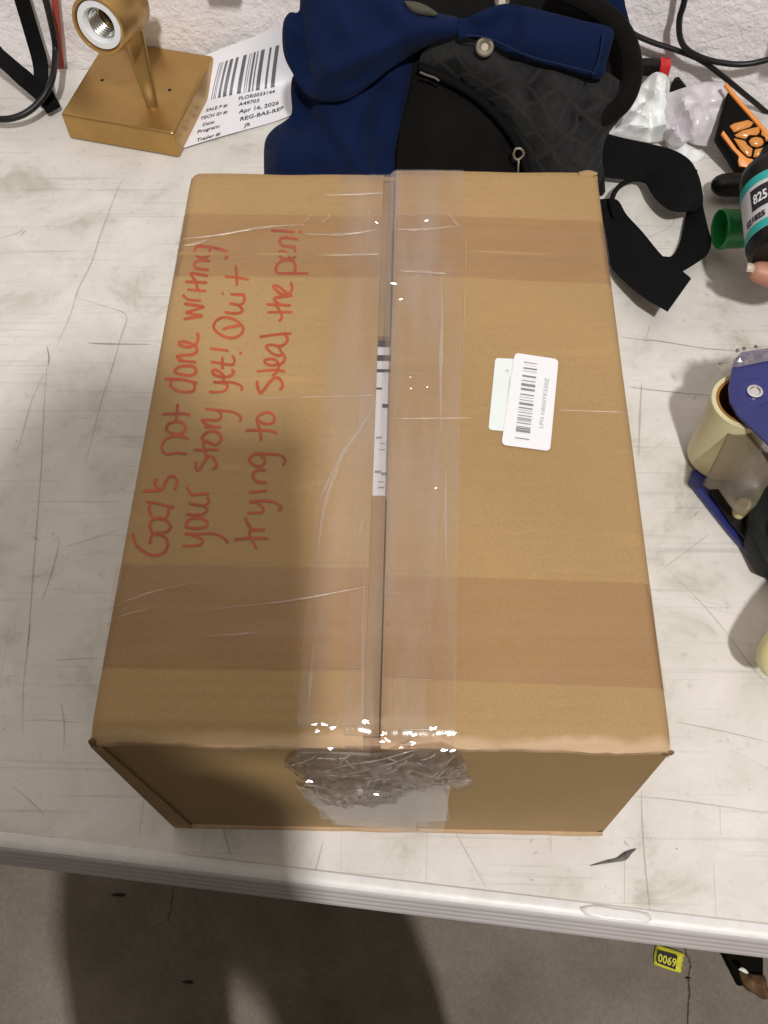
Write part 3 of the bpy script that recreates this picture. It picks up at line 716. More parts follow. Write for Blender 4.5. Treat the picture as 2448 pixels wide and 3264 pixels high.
def build_wrinkles():
    Lw = [([(558, 772), (676, 757), (845, 728), (972, 722)], 5), ([(565, 795), (640, 778), (668, 768)], 6), ([(965, 716), (985, 700), (998, 688)], 4), ([(1026, 712), (1044, 700), (1052, 684)], 5),
        ([(972, 752), (1080, 752), (1205, 736)], 6), ([(1030, 818), (1120, 814), (1206, 812)], 5), ([(1035, 628), (1120, 622), (1220, 618)], 4), ([(1270, 698), (1330, 702)], 3), ([(1266, 746), (1360, 742), (1458, 732)], 6), ([(1425, 690), (1448, 715), (1465, 738)], 6),
        ([(1264, 878), (1345, 880), (1420, 885)], 6), ([(1405, 900), (1408, 1050), (1404, 1200), (1405, 1400)], 9), ([(1420, 1500), (1418, 1650), (1420, 1830)], 8), ([(1484, 730), (1482, 900), (1474, 1200)], 3),
        ([(790, 1274), (930, 1270), (1060, 1268), (1190, 1266)], 4), ([(1262, 1344), (1380, 1342), (1500, 1342)], 4), ([(1262, 1200), (1350, 1203)], 3), ([(1520, 1310), (1560, 1312)], 3), ([(1780, 1314), (1950, 1318), (2010, 1322)], 3),
        ([(1186, 1310), (1150, 1370), (1095, 1450), (1060, 1540), (1030, 1640), (1010, 1800)], 12), ([(1100, 1420), (1050, 1530), (1020, 1600)], 8), ([(1168, 1630), (1150, 1690), (1142, 1720)], 6),
        ([(347, 1941), (425, 1915), (500, 1890), (600, 1868), (640, 1862)], 6), ([(338, 1988), (420, 1960), (520, 1938)], 6), ([(622, 1958), (760, 1940), (900, 1925), (1060, 1895), (1166, 1874)], 6), ([(628, 1960), (645, 2000)], 5), ([(640, 2034), (740, 2030), (830, 2022)], 6), ([(1236, 1898), (1280, 1896)], 6),
        ([(1000, 1800), (1170, 1803)], 4), ([(1245, 1826), (1400, 1834)], 3), ([(1000, 2140), (1160, 2142)], 3), ([(1235, 2166), (1380, 2172)], 3), ([(1270, 2330), (1380, 2328), (1470, 2340)], 7), ([(1095, 2342), (1150, 2344)], 7), ([(980, 2300), (990, 2180), (1000, 2060)], 8), ([(1160, 1800), (1156, 2000), (1152, 2300)], 6)]
    vs = []; fs = []
    for pts, wd in Lw:
        P = catmull([V((u, v, 0)) for u, v in pts], 8); n = len(P); b = len(vs)
        for i, p in enumerate(P):
            t = (P[min(i + 1, n - 1)] - P[max(i - 1, 0)]).normalized(); q = V((-t.y, t.x, 0)); ww = wd * .5 * (.25 + .75 * math.sin(math.pi * i / (n - 1))) * (1 + .7 * nz((i * .3, wd, b * .01), 1))
            for sg, hh in ((1, .0017), (0, .0024), (-1, .0017)):
                g = at(p.x + q.x * ww * sg, p.y + q.y * ww * sg, BH); vs.append(V((g.x, g.y, top_z(min(max(g.x, .001), BW - .001), g.y) + hh)))
        for i in range(n - 1):
            for j in (0, 1): fs.append((b + 3 * i + j, b + 3 * i + j + 1, b + 3 * i + 4 + j, b + 3 * i + 3 + j))
    mk('tape_wrinkles', vs, fs, clear('tape_wrinkle', tint=(1, 1, 1), haze=.15, hazecol=(.66, .56, .47), gloss=.06, rough=.25, gmax=.3), box)['kind'] = 'stuff'
build_wrinkles()

# handwriting: strokes traced on the left flap
def conv(o, s, L): return [(o[0] + x * s, o[1] + y * s) for x, y in L]
A_, B_, C_, D_, E_, F_ = ((380, 1300), .226), ((440, 900), .226), ((560, 700), .2652), ((700, 1350), .2034), ((560, 1400), .1808), ((760, 1020), .1808)
LINE1 = [(A_, [(195, 1770), (215, 1870), (260, 1960), (350, 2030), (440, 2080), (540, 2090), (640, 2040), (690, 1950), (670, 1860), (600, 1800), (520, 1790), (470, 1765), (440, 1690), (440, 1640), (480, 1590), (570, 1565), (660, 1590), (725, 1670), (700, 1740), (620, 1770), (520, 1765)]), (A_, [(430, 1930), (450, 1850), (470, 1765)]),
    (A_, [(640, 1575), (480, 1560), (440, 1480), (430, 1410), (450, 1360)]), (A_, [(570, 1575), (650, 1570), (700, 1490), (690, 1410)]), (A_, [(375, 1330), (480, 1345), (600, 1370), (700, 1395), (785, 1415)]),
    (A_, [(340, 1175), (440, 1178), (560, 1172), (610, 1150), (640, 1090), (690, 1000), (750, 970), (810, 1010), (815, 1080), (780, 1160)]), (A_, [(540, 1000), (500, 1060), (530, 1130), (580, 1168)]),
    (A_, [(960, 650), (800, 640), (690, 655), (640, 640), (600, 560), (640, 460), (720, 410), (820, 400), (910, 415), (985, 445)]), (A_, [(800, 190), (700, 225), (665, 290), (710, 350), (820, 370), (900, 350), (935, 280), (900, 220), (850, 195), (800, 190), (810, 120), (815, 60), (825, -60)]), (A_, [(610, 90), (760, 85), (880, 82), (1010, 98)]),
    (B_, [(600, 1370), (490, 1380), (455, 1430), (480, 1480), (560, 1530), (680, 1550), (780, 1530), (800, 1460), (770, 1410)]), (B_, [(375, 1365), (500, 1365), (640, 1375), (760, 1405), (840, 1425)]),
    (B_, [(540, 1290), (520, 1250), (580, 1195), (700, 1180), (790, 1195), (820, 1250), (790, 1300), (700, 1315), (620, 1300), (540, 1285)]), (B_, [(820, 1130), (700, 1115), (560, 1110)]),
    (B_, [(640, 1110), (570, 1070), (555, 1045), (640, 1030), (760, 1020), (820, 990), (830, 940), (790, 890), (700, 850), (610, 840), (575, 865), (620, 900), (700, 915), (790, 890), (830, 850), (850, 790), (835, 710)]),
    (B_, [(645, 525), (740, 505), (915, 480)]), (B_, [(915, 480), (800, 455), (670, 430)]), (B_, [(670, 430), (800, 390), (940, 350)]), (B_, [(940, 350), (800, 325), (650, 305)]), (B_, [(890, 260), (790, 255), (720, 250), (660, 210), (630, 175)]), (B_, [(695, 105), (820, 115), (960, 125)]),
    (C_, [(115, 750), (240, 755), (380, 760)]), (C_, [(270, 850), (255, 800), (235, 740), (200, 690), (190, 650), (250, 655), (330, 670), (390, 680)]), (C_, [(400, 605), (320, 600), (240, 580), (235, 520), (290, 495), (420, 500)]), (C_, [(390, 335), (280, 320), (240, 350), (235, 410), (290, 450), (350, 455), (400, 420), (410, 360), (390, 335)]), (C_, [(270, 320), (400, 330), (500, 350), (580, 370), (620, 400), (610, 450), (590, 480)])]
LINE2 = [(E_, [(120, 1890), (250, 1890), (400, 1880), (470, 1840), (470, 1780), (400, 1740), (300, 1700), (160, 1670)]), (E_, [(160, 1670), (400, 1680), (600, 1670), (750, 1690), (850, 1750), (930, 1840)]), (E_, [(420, 1390), (280, 1410), (200, 1480), (190, 1550), (280, 1575), (420, 1580), (530, 1550), (560, 1490), (520, 1430), (420, 1390)]),
    (E_, [(190, 1335), (350, 1340), (480, 1325), (550, 1270), (540, 1210), (470, 1175), (350, 1160), (235, 1140)]), (E_, [(470, 1175), (560, 1150), (585, 1090), (560, 1020)]), (E_, [(590, 965), (450, 970), (300, 985), (240, 920), (195, 840)]),
    (A_, [(1090, 760), (1080, 850), (1120, 885), (1180, 800), (1240, 700), (1310, 690), (1360, 760), (1370, 830), (1310, 870)]), (A_, [(1050, 595), (1200, 595), (1300, 590), (1410, 595)]), (A_, [(1240, 700), (1215, 620), (1195, 540), (1185, 450)]), (A_, [(1170, 450), (1180, 400), (1250, 340), (1330, 330), (1410, 360), (1440, 430), (1410, 490), (1350, 520), (1270, 490), (1170, 450)]),
    (A_, [(1440, 270), (1320, 270), (1200, 275)]), (B_, [(1060, 2035), (960, 2000), (905, 1945), (1000, 1940), (1110, 1945), (1170, 1900), (1160, 1840), (1100, 1800)]), (B_, [(945, 1780), (1100, 1800), (1250, 1815), (1370, 1840), (1450, 1900), (1430, 1970)]),
    (B_, [(1000, 1545), (1120, 1550), (1220, 1530), (1265, 1470), (1240, 1430), (1150, 1415), (1060, 1408)]), (B_, [(1060, 1408), (1220, 1405), (1340, 1415), (1440, 1450), (1470, 1490), (1450, 1525)]), (B_, [(1200, 1400), (1210, 1330), (1160, 1270), (1090, 1235), (1050, 1255), (1070, 1300), (1150, 1330), (1250, 1335), (1320, 1310), (1345, 1260), (1320, 1230)]),
    (B_, [(1025, 1120), (1150, 1140), (1280, 1160), (1340, 1155), (1360, 1090), (1325, 1030)]), (B_, [(1185, 1230), (1190, 1150), (1190, 1050)]), (B_, [(1015, 935), (1130, 945), (1280, 965)]), (B_, [(1430, 1005), (1465, 990)]),
    (B_, [(1090, 560), (1150, 510), (1240, 492), (1350, 520), (1440, 580), (1485, 650), (1450, 730), (1370, 775), (1270, 780), (1170, 740), (1090, 680), (1065, 620), (1090, 560)]), (B_, [(1190, 665), (1320, 625), (1470, 595)]), (B_, [(1220, 420), (1330, 435), (1430, 430), (1470, 390), (1440, 340), (1380, 310), (1290, 295)]), (B_, [(1400, 320), (1480, 290), (1500, 230), (1490, 180)]), (B_, [(1300, 165), (1400, 170), (1510, 172)]), (B_, [(1180, 160), (1208, 158)]),
    (C_, [(590, 685), (720, 695), (880, 720)]), (C_, [(735, 800), (735, 700), (720, 550)])]
LINE3 = [(D_, [(230, 1830), (400, 1805), (600, 1800), (765, 1800)]), (D_, [(580, 1970), (540, 1880), (490, 1800), (470, 1730), (480, 1700), (450, 1685)]), (D_, [(710, 1670), (600, 1670), (520, 1665), (450, 1580), (400, 1470)]), (D_, [(430, 1410), (560, 1400), (660, 1395), (690, 1350), (650, 1290), (570, 1240), (460, 1235)]), (D_, [(470, 1235), (600, 1215), (750, 1215), (870, 1240), (960, 1300), (960, 1340), (910, 1365)]),
    (D_, [(460, 1080), (600, 1065), (745, 1050)]), (D_, [(745, 925), (640, 920), (580, 915), (530, 860), (520, 800), (570, 745), (640, 730), (720, 730)]), (D_, [(620, 475), (530, 490), (475, 550), (480, 610), (560, 660), (640, 670), (700, 620), (700, 550), (640, 490)]), (D_, [(560, 465), (700, 475), (850, 478), (960, 495), (1020, 550), (1020, 610), (985, 655)]),
    (F_, [(120, 1945), (380, 1945), (560, 1950), (670, 1985)]), (F_, [(400, 2130), (385, 1970), (345, 1850), (315, 1740)]), (F_, [(320, 1740), (380, 1670), (480, 1625), (570, 1635), (635, 1720), (610, 1800), (520, 1830), (420, 1810), (320, 1740)]),
    (F_, [(335, 1065), (330, 1150), (360, 1240), (400, 1280), (460, 1210), (560, 1080), (640, 1020), (720, 1030), (770, 1110), (770, 1180), (720, 1220)]), (F_, [(320, 905), (480, 890), (640, 880), (820, 905)]), (F_, [(600, 990), (680, 900), (710, 790), (600, 800), (490, 770), (460, 715), (520, 690), (620, 690), (690, 740), (710, 790), (790, 740), (820, 670), (790, 600)]),
    (F_, [(760, 570), (700, 470), (610, 440), (500, 445), (510, 510), (600, 590), (700, 625), (765, 610), (770, 560)]), (F_, [(700, 465), (790, 440), (860, 370), (850, 290), (800, 245)]), (F_, [(370, 295), (600, 262), (800, 240), (940, 238)]),
    (C_, [(1100, 1110), (1240, 1108), (1400, 1108)]), (C_, [(1240, 1220), (1275, 1170), (1255, 1100), (1215, 1040), (1190, 1020)]), (C_, [(1090, 1015), (1230, 1020), (1385, 1030)]), (C_, [(1260, 1020), (1200, 980), (1190, 940), (1280, 925), (1405, 910)]), (C_, [(1380, 750), (1400, 820), (1370, 880), (1290, 900), (1210, 850), (1175, 800), (1220, 795), (1290, 840), (1340, 890)]),
    (C_, [(1215, 645), (1400, 645), (1600, 645)]), (C_, [(1215, 645), (1205, 580), (1250, 510), (1330, 490), (1410, 500), (1440, 570), (1420, 640)]), (C_, [(1340, 478), (1368, 440), (1345, 405), (1290, 378), (1245, 390), (1245, 430), (1290, 462), (1350, 478), (1410, 462), (1442, 420), (1430, 360), (1400, 322)]), (C_, [(1440, 325), (1370, 325), (1280, 310), (1250, 270), (1270, 225), (1370, 220), (1470, 240)]), (C_, [(1140, 130), (1280, 135), (1430, 150)]), (C_, [(1478, 145), (1515, 145)])]
def write(lines, wpx, label):
    vs = []; fs = []; rnd = random.Random(len(lines))
    for (o, s), L in lines:
        P = catmull([V((a, b, 0)) for a, b in conv(o, s, L)], 6); n = len(P)
        if n < 3: P = [P[0].lerp(P[-1], k / 4) for k in range(5)]; n = 5
        b0 = len(vs)
        wj = wpx * rnd.uniform(.9, 1.12)
        for i, p in enumerate(P):
            t = (P[min(i + 1, n - 1)] - P[max(i - 1, 0)]).normalized(); q = V((-t.y, t.x, 0))
            ww = wj / 2 * (1 + .18 * nz((i * .21, o[0], L[0][0]), 1)) * (.6 if i in (0, n - 1) else 1)
            for sg in (1, -1):
                g = at(p.x + q.x * ww * sg, p.y + q.y * ww * sg, BH); vs.append(V((g.x, g.y, top_z(g.x, g.y) + .00022)))
        for i in range(n - 1): fs.append((b0 + 2 * i, b0 + 2 * i + 1, b0 + 2 * i + 3, b0 + 2 * i + 2))
    o = mk('handwriting', vs, fs, INK, box, False); o['label'] = label
write(LINE1, 9.0, "red marker line reading God's not done writing")
write(LINE2, 9.0, 'red marker line reading your story yet! Quit')
write(LINE3, 9.0, 'red marker line reading trying to steal the pen!')

# stickers on the right flap
def rounded(P, r, k=5):
    out = []; n = len(P)
    for i in range(n):
        a, b, c = V(P[i - 1]), V(P[i]), V(P[(i + 1) % n]); d1 = (a - b).normalized() * r; d2 = (c - b).normalized() * r
        for j in range(k + 1):
            t = j / k; out.append((b + d1) * (1 - t) ** 2 + b * 2 * t * (1 - t) + (b + d2) * t * t)
    return out
def sheet(name, pxs, dz, m, parent, r=12, th=.0003):
    ring = rounded([V((u, v, 0)) for u, v in pxs], r)
    pts = []
    for q in ring:
        g = at(q.x, q.y, BH); pts.append(V((g.x, g.y, top_z(g.x, g.y) + dz)))
    bm = extrude_poly(pts[::-1], (0, 0, -th)); return from_bm(name, bm, m, parent)
sheet('sticker', [(1578, 1146), (1700, 1150), (1690, 1385), (1556, 1375)], .0007, MINT_LABEL, box)['label'] = 'pale sticker underneath the barcode sticker'
sheet('sticker', [(1640, 1130), (1780, 1149), (1752, 1443), (1597, 1424)], .0012, WHITE_LABEL, box, 16)['label'] = 'white barcode sticker'
def build_code():
    rnd = random.Random(2); vs = []; fs = []
    def S_(a, b): return (1500 + a * .211, 1080 + b * .211)
    y = 372.0
    bars = [(372, 384), (404, 424), (455, 478), (575, 600), (650, 662), (700, 738), (772, 802), (858, 874), (945, 955), (988, 1022), (1058, 1076), (1132, 1142), (1176, 1188), (1215, 1228), (1238, 1250), (1290, 1304), (1345, 1356), (1366, 1390), (1398, 1432), (1520, 1534), (510, 516), (905, 911), (1100, 1106), (1262, 1268)]
    for y0, y1 in bars:
        f = (y0 - 372) / 1160; xl = 802 + (665 - 802) * f; xr = 1008 + (880 - 1008) * f
        b = len(vs)
        for (x, yy) in ((xl, y0), (xr, y0 + 28), (xr, y1 + 28), (xl, y1)):
            g = at(*S_(x, yy), BH); vs.append(V((g.x, g.y, top_z(g.x, g.y) + .0016)))
        fs.append((b, b + 1, b + 2, b + 3))
    mk('barcode', vs, fs, mat('label_print', (.21, .20, .22), rough=.5), box, False)
    t, f2 = text2d('LPN NE60YK500Z', 1.0); wmax = max(v.x for v in t); vs = []
    for v in t:
        s = v.x / wmax
        a = 1085 + (1180 - 1085) * s; b = 1385 + (625 - 1385) * s      # baseline runs up the sticker
        a -= (1 - v.y) * 0; px = S_(a - 85 * v.y * 1.0 + 0, b - 10 * v.y)
        g = at(*px, BH); vs.append(V((g.x, g.y, top_z(g.x, g.y) + .0016)))
    mk('printed_text', vs, f2, mat('pale_print', (.36, .38, .42), rough=.5), box, False)
    vs = []; fs = []
    for (a, b, w_, h_) in ((525, 490, 50, 18), (540, 515, 30, 14), (590, 600, 10, 500)):
        k = len(vs)
        for (x, yy) in ((a, b), (a + w_, b + 4), (a + w_ - h_ * .1, b + h_), (a - h_ * .1, b + h_)):
            g = at(*S_(x, yy), BH); vs.append(V((g.x, g.y, top_z(g.x, g.y) + .0011)))
        fs.append((k, k + 1, k + 2, k + 3))
    mk('faint_print', vs, fs, mat('ghost_print', (.50, .53, .52), rough=.5), box, False)
build_code()

# ------------------------------------------------------------------ brass wall lamp standing on the table
def build_sconce():
    h = .0295
    c = [at(192, 364, h), at(553, 427, h), at(681, 178, h)]; c.append(c[0] + c[2] - c[1])
    ctr = (c[0] + c[2]) / 2
    t = thing('brass_wall_lamp', (ctr.x, ctr.y, 0), 'brushed brass wall lamp with square base and empty white bulb socket', 'lamp')
    bm = extrude_poly([p + V((0, 0, -h + .0005)) for p in c], (0, 0, h)); bev(bm, .0035, 3)
    from_bm('base_plate', bm, BRASS, t, True, 40)
    for q in ((326, 257), (541, 288)):
        p = at(*q, h); lathe('screw_hole', [(.0001, .0004), (.0017, .0004), (.0021, .0001), (.0021, -.0015)], p + V((0, 0, .0004)), (0, 0, 1), HOLE, t, 16)
    sc = at(316, 80, .128); view = (C - sc).normalized()
    axis = (view * math.cos(rad(44)) + (-RIGHT * .74 - UP * .67) * math.sin(rad(44))).normalized()
    R = .0265
    lathe('socket_cup', [(R * .30, -.052), (R * .9, -.051), (R * .99, -.047), (R, -.03), (R, .0), (R * .96, .0022), (R * .87, .0022), (R * .85, -.001), (R * .85, -.02), (R * .3, -.021)], sc, axis, BRASS, t, 56)
    lathe('porcelain_ring', [(R * .84, -.012), (R * .84, -.0015), (R * .80, .0005), (R * .60, .0008), (R * .55, -.001), (R * .52, -.006), (R * .50, -.02)], sc, axis, PORC, t, 56)
    prof = []
    for i in range(40):
        prof.append((R * (.47 + .035 * math.sin(i * 1.05)), -.004 - i * .0006))
    prof.append((.0005, -.029))
    lathe('screw_shell', prof, sc, axis, STEEL, t, 48, 60)
    back = sc - axis * .05
    foot = at(486, 338, h)
    # arm: a flat bar that rises from the base and bends up to the socket
    P = [V((foot.x, foot.y, h - .006)), V((foot.x - .001, foot.y + .003, h + .004)), V((foot.x - .004, foot.y + .012, h + .022)), V((foot.x - .007, foot.y + .022, h + .050)), V((foot.x - .006, foot.y + .026, .115)), (sc - axis * .044 + V((.016, .010, .012))), sc - axis * .040]
    P = catmull(P, 8); vs = []; fs = []; n = len(P)
    for i, p in enumerate(P):
        tt = (P[min(i + 1, n - 1)] - P[max(i - 1, 0)]).normalized()
        side = V((.96, .28, 0)); side = (side - tt * side.dot(tt)).normalized(); nn_ = tt.cross(side)
        f = i / (n - 1); wd = .0042 + .0085 * min(1, f * 1.25); th = .0050 + .001 * (1 - f)
        for j in range(16):
            a = 2 * math.pi * j / 16; ca, sa = math.cos(a), math.sin(a)
            ca = math.copysign(abs(ca) ** .6, ca); sa = math.copysign(abs(sa) ** .6, sa)
            vs.append(p + side * ca * wd + nn_ * sa * th)
    for i in range(n - 1):
        for j in range(16): fs.append((i * 16 + j, i * 16 + (j + 1) % 16, (i + 1) * 16 + (j + 1) % 16, (i + 1) * 16 + j))
    mk('arm', vs, fs, BRASS, t)
build_sconce()

# ------------------------------------------------------------------ printed sheet of paper
def build_paper():
    rows = [((540, 490), (932, 372), 'z', .0010), ((588, 340), (940, 262), 'z', .0012), ((640, 185), (962, 62), 'w', .006)]
    R3 = []
    for (l, r, k, q) in rows:
        R3.append((at(*l, q), at(*r, q)) if k == 'z' else (wall(*l, .004), wall(*r, .010)))
    def srf(s, t, off=0):
        a, b, c = [r[0].lerp(r[1], s) for r in R3]
        if t < .5: p = a.lerp(b, t * 2) + V((0, 0, .0))
        else:
            u = (t - .5) * 2; mid = b + V((0, .010, .004)); p = b * (1 - u) ** 2 + mid * 2 * u * (1 - u) + c * u * u
        p = p + V((0, -.0, 1)) * (.0012 * math.sin(s * 5) * (1 - abs(t - .3)) + .0012 + .002 * max(0, s - .85) / .15)
        return p + V((0, -.5, .86)) * off
    t = thing('printed_sheet', R3[0][0].lerp(R3[0][1], .5)[:], 'white paper sheet with black barcode and date leaning up the wall beside brass lamp', 'paper')
    n, m = 24, 30; vs = [srf(i / n, j / m) for j in range(m + 1) for i in range(n + 1)]; N = len(vs)
    vs += [v - V((0, -.0001, .00025)) for v in vs]; fs = []
    for j in range(m):
        for i in range(n):
            a = j * (n + 1) + i; q = (a, a + 1, a + n + 2, a + n + 1); fs.append(q); fs.append(tuple(x + N for x in q[::-1]))
    mk('paper', vs, fs, PAPER, t)
    # bars
    vs = []; fs = []; x = .165; rnd = random.Random(9)
    bars = [(.165, .172), (.185, .192), (.20, .205), (.225, .248), (.268, .300), (.325, .352), (.395, .430), (.455, .462), (.474, .480), (.495, .515), (.53, .542), (.565, .60), (.645, .665), (.70, .735)]
    for x0, x1 in bars:
        b = len(vs); K = 12
        for j in range(K + 1):
            tt = .49 + (.90 - .49) * j / K; vs += [srf(x0 + .08, tt, .0008), srf(x1 + .08, tt, .0008)]
        for j in range(K): fs.append((b + 2 * j, b + 2 * j + 1, b + 2 * j + 3, b + 2 * j + 2))
    mk('barcode', vs, fs, mat('sheet_print', (.13, .12, .14), rough=.5), t, False)
    allv = []; allf = []
    for s, s0, t0, sz in (('FLOR0033144', .50, .405, .060), ('A49703', .515, .325, .062), ('Apr 16, 2026', .53, .228, .070), ('REG-BAS-REF', .55, .128, .070), ('JR', .60, .035, .062), ('SALE P #:', .225, .352, .052), ('TECH ID #:', .195, .268, .052), ('Date:', .23, .185, .052), ('Program:', .20, .115, .056), ('Trailer #:', .215, .018, .056)):
        tv, tf = text2d(s, 1.0, .012); b = len(allv)
        for v in tv: allv.append(srf(s0 + v.x * sz * .92, t0 + v.y * sz * 1.0, .0008))
        allf += [tuple(i + b for i in f) for f in tf]
    mk('printed_text', allv, allf, BLACK_INK, t, False)
build_paper()

# ------------------------------------------------------------------ black quilted bag, navy garment, webbing
BN = V((0, -.80, .60)).normalized()
BP = at(1400, 540, .045)
def quilt_mat():
    m = mat('quilted_black_fabric', (.017, .017, .0175), rough=.9, spec=.12, var=.55, vs=55, stretch=(1, 1, .35), bump=.3, bs=800, bd=.0006, sheen=.04)
    nt = m.node_tree; N = nt.nodes; L = nt.links; b = N['Principled BSDF']; tc = N.new('ShaderNodeTexCoord')
    hs = []
    for ang in (.95, -.95):
        mp = N.new('ShaderNodeMapping'); mp.inputs['Rotation'].default_value = (0, 0, 0); mp.vector_type = 'POINT'
        cx = N.new('ShaderNodeSeparateXYZ'); wz = N.new('ShaderNodeTexNoise'); wz.inputs['Scale'].default_value = 14; wz.inputs['Detail'].default_value = 3; L.new(tc.outputs['Object'], wz.inputs['Vector']); wm = N.new('ShaderNodeVectorMath'); wm.operation = 'MULTIPLY_ADD'; wm.inputs[1].default_value = (.03, .03, .03); L.new(wz.outputs['Color'], wm.inputs[0]); L.new(tc.outputs['Object'], wm.inputs[2]); L.new(wm.outputs[0], cx.inputs[0])
        a = N.new('ShaderNodeMath'); a.operation = 'MULTIPLY'; a.inputs[1].default_value = math.cos(ang) * 118; L.new(cx.outputs[0], a.inputs[0])
        c = N.new('ShaderNodeMath'); c.operation = 'MULTIPLY'; c.inputs[1].default_value = math.sin(ang) * 118; L.new(cx.outputs[2], c.inputs[0])
        s = N.new('ShaderNodeMath'); s.operation = 'ADD'; L.new(a.outputs[0], s.inputs[0]); L.new(c.outputs[0], s.inputs[1])
        f = N.new('ShaderNodeMath'); f.operation = 'PINGPONG'; f.inputs[1].default_value = 1; L.new(s.outputs[0], f.inputs[0])
        g = N.new('ShaderNodeMapRange'); g.inputs[1].default_value = 0; g.inputs[2].default_value = .34; L.new(f.outputs[0], g.inputs[0]); hs.append(g.outputs[0])
    mn = N.new('ShaderNodeMath'); mn.operation = 'MINIMUM'; L.new(hs[0], mn.inputs[0]); L.new(hs[1], mn.inputs[1])
    bp = N.new('ShaderNodeBump'); bp.inputs['Strength'].default_value = .6; bp.inputs['Distance'].default_value = .0012
    L.new(mn.outputs[0], bp.inputs['Height'])
    old = b.inputs['Normal'].links[0].from_node; L.new(bp.outputs[0], old.inputs['Normal'])
    # stitched lines: slightly greyer thread
    cm = N.new('ShaderNodeMix'); cm.data_type = 'RGBA'; src = b.inputs['Base Color'].links[0].from_socket
    L.new(mn.outputs[0], cm.inputs[0]); cm.inputs[6].default_value = (.023, .023, .023, 1); L.new(src, cm.inputs[7]); L.new(cm.outputs[2], b.inputs['Base Color'])
    return m
QUILT = quilt_mat()
def build_bag():
    t = thing('quilted_bag', (.30, .66, 0), 'black quilted bag with snap button and curved zipper slumped against the wall', 'bag')
    # body block reaching down to the table and back to the wall
    pillow('body', [(1180, 560), (1230, 300), (1180, 60), (1250, -90), (1600, -110), (1860, -60), (1960, 40), (2000, 150), (2005, 260), (1950, 400), (1915, 480), (1925, 570), (1880, 640), (1500, 660), (1230, 640)], BP - BN * .045, BN, .035, .03, BLACKC, t, amp=.006, ns=14, res=.009, thick=.004, seed=2)
    pillow('front_pocket', [(1262, 570), (1272, 440), (1300, 330), (1330, 235), (1400, 240), (1490, 290), (1560, 350), (1620, 430), (1655, 500), (1675, 580), (1600, 640), (1400, 650), (1280, 640)], BP - BN * .012, BN, .010, .02, BLACKC, t, amp=.003, ns=22, res=.006, thick=.003, seed=4)
    pillow('quilted_flap', [(1335, 215), (1350, 165), (1430, 118), (1520, 130), (1640, 150), (1800, 190), (1930, 230), (2000, 290), (1990, 350), (1955, 400), (1925, 440), (1915, 500), (1915, 570), (1860, 650), (1720, 650), (1690, 545), (1668, 480), (1620, 400), (1550, 325), (1480, 272), (1400, 232)], BP - BN * .010, BN, .020, .014, QUILT, t, amp=.006, ns=20, res=.0055, thick=.006, seed=6,
        folds=[([(1600, 170), (1650, 260), (1680, 330)], -.006, .004), ([(1760, 230), (1770, 330), (1730, 420)], .003, .006), ([(1850, 270), (1830, 380)], -.004, .005), ([(1470, 160), (1560, 250), (1640, 350)], .003, .007), ([(1900, 300), (1880, 420)], .004, .006)])
    # zipper band following the curve
    zl = [(1335, 210), (1400, 240), (1480, 282), (1550, 335), (1615, 405), (1660, 480), (1685, 555)]
    pts = [onplane(u, v, BP + BN * .003, BN) for u, v in zl]
    tube('zipper_piping', pts, .0038, mat('zip_black', (.004, .004, .004), rough=.85, spec=.1), t)
    lathe('snap_button', [(.0001, .0012), (.0030, .0012), (.0038, .0020), (.0058, .0030), (.0072, .0024), (.0080, .0002)], onplane(1545, 150, BP + BN * .020, BN), BN, NICKEL, t, 32)
    lathe('snap_button', [(.0001, .0012), (.0030, .0012), (.0038, .0020), (.0050, .0028), (.0060, .0020), (.0064, .0002)], onplane(1600, 6, BP + BN * .002, BN), BN, NICKEL, t, 32)
    p = onplane(1655, 492, BP + BN * .012, BN)
    tube('zipper_pull', [p + V((-.004, 0, .006)), p + V((-.005, -.001, .0)), p + V((-.001, -.001, -.005)), p + V((.004, 0, .0)), p + V((.001, 0, .006)), p + V((-.004, 0, .006))], .0011, NICKEL, t, 8)
    tube('zipper_pull', [p + V((0, -.001, -.005)), p + V((.0005, -.003, -.018))], .0009, NICKEL, t, 8)
    q = [onplane(u, v, BP + BN * .012, BN) for u, v in ((1338, 230), (1362, 240), (1385, 248), (1400, 258))]
    tube('drawcord', q, .0010, mat('grey_cord', (.10, .09, .085), rough=.8), t, 8)
    # padded rim of the opening on the right
    rim = [(1760, -40), (1850, -5), (1930, 45), (1985, 105), (2012, 180), (2015, 250), (1995, 310), (1960, 350), (1900, 380), (1840, 390)]
    tube('padded_rim', [onplane(u, v, BP + BN * .004, BN) for u, v in rim], .0088, BLACKC, t, 16)
    # webbing
    def E2(L): return [at(u, v, z) for u, v, z in L]
    ribbon('webbing_strap', E2([(1850, 400, .030), (1960, 435, .030), (2070, 460, .030), (2150, 483, .032), (2200, 515, .034), (2225, 560, .034), (2236, 610, .030), (2238, 650, .024)]),
           E2([(1880, 560, .012), (1985, 572, .012), (2050, 578, .014), (2085, 630, .018), (2120, 662, .022), (2150, 674, .026), (2180, 676, .026), (2215, 668, .022)]), WEB, t)
    ribbon('webbing_strap', E2([(2222, 540, .020), (2240, 650, .020), (2258, 730, .020), (2268, 772, .018), (2254, 812, .016), (2215, 842, .012), (2160, 875, .010)]),
           E2([(2205, 560, .004), (2192, 670, .004), (2180, 730, .004), (2165, 785, .004), (2140, 822, .004), (2100, 820, .004), (2080, 815, .004)]), WEB, t)
    ribbon('webbing_strap', E2([(2080, 590, .016), (2040, 570, .018), (2000, 574, .020), (1965, 600, .022), (1948, 640, .020), (1960, 690, .018)]),
           E2([(2086, 598, .010), (2042, 580, .008), (2005, 584, .008), (1972, 608, .008), (1958, 645, .008), (1968, 690, .008)]), WEB, t)
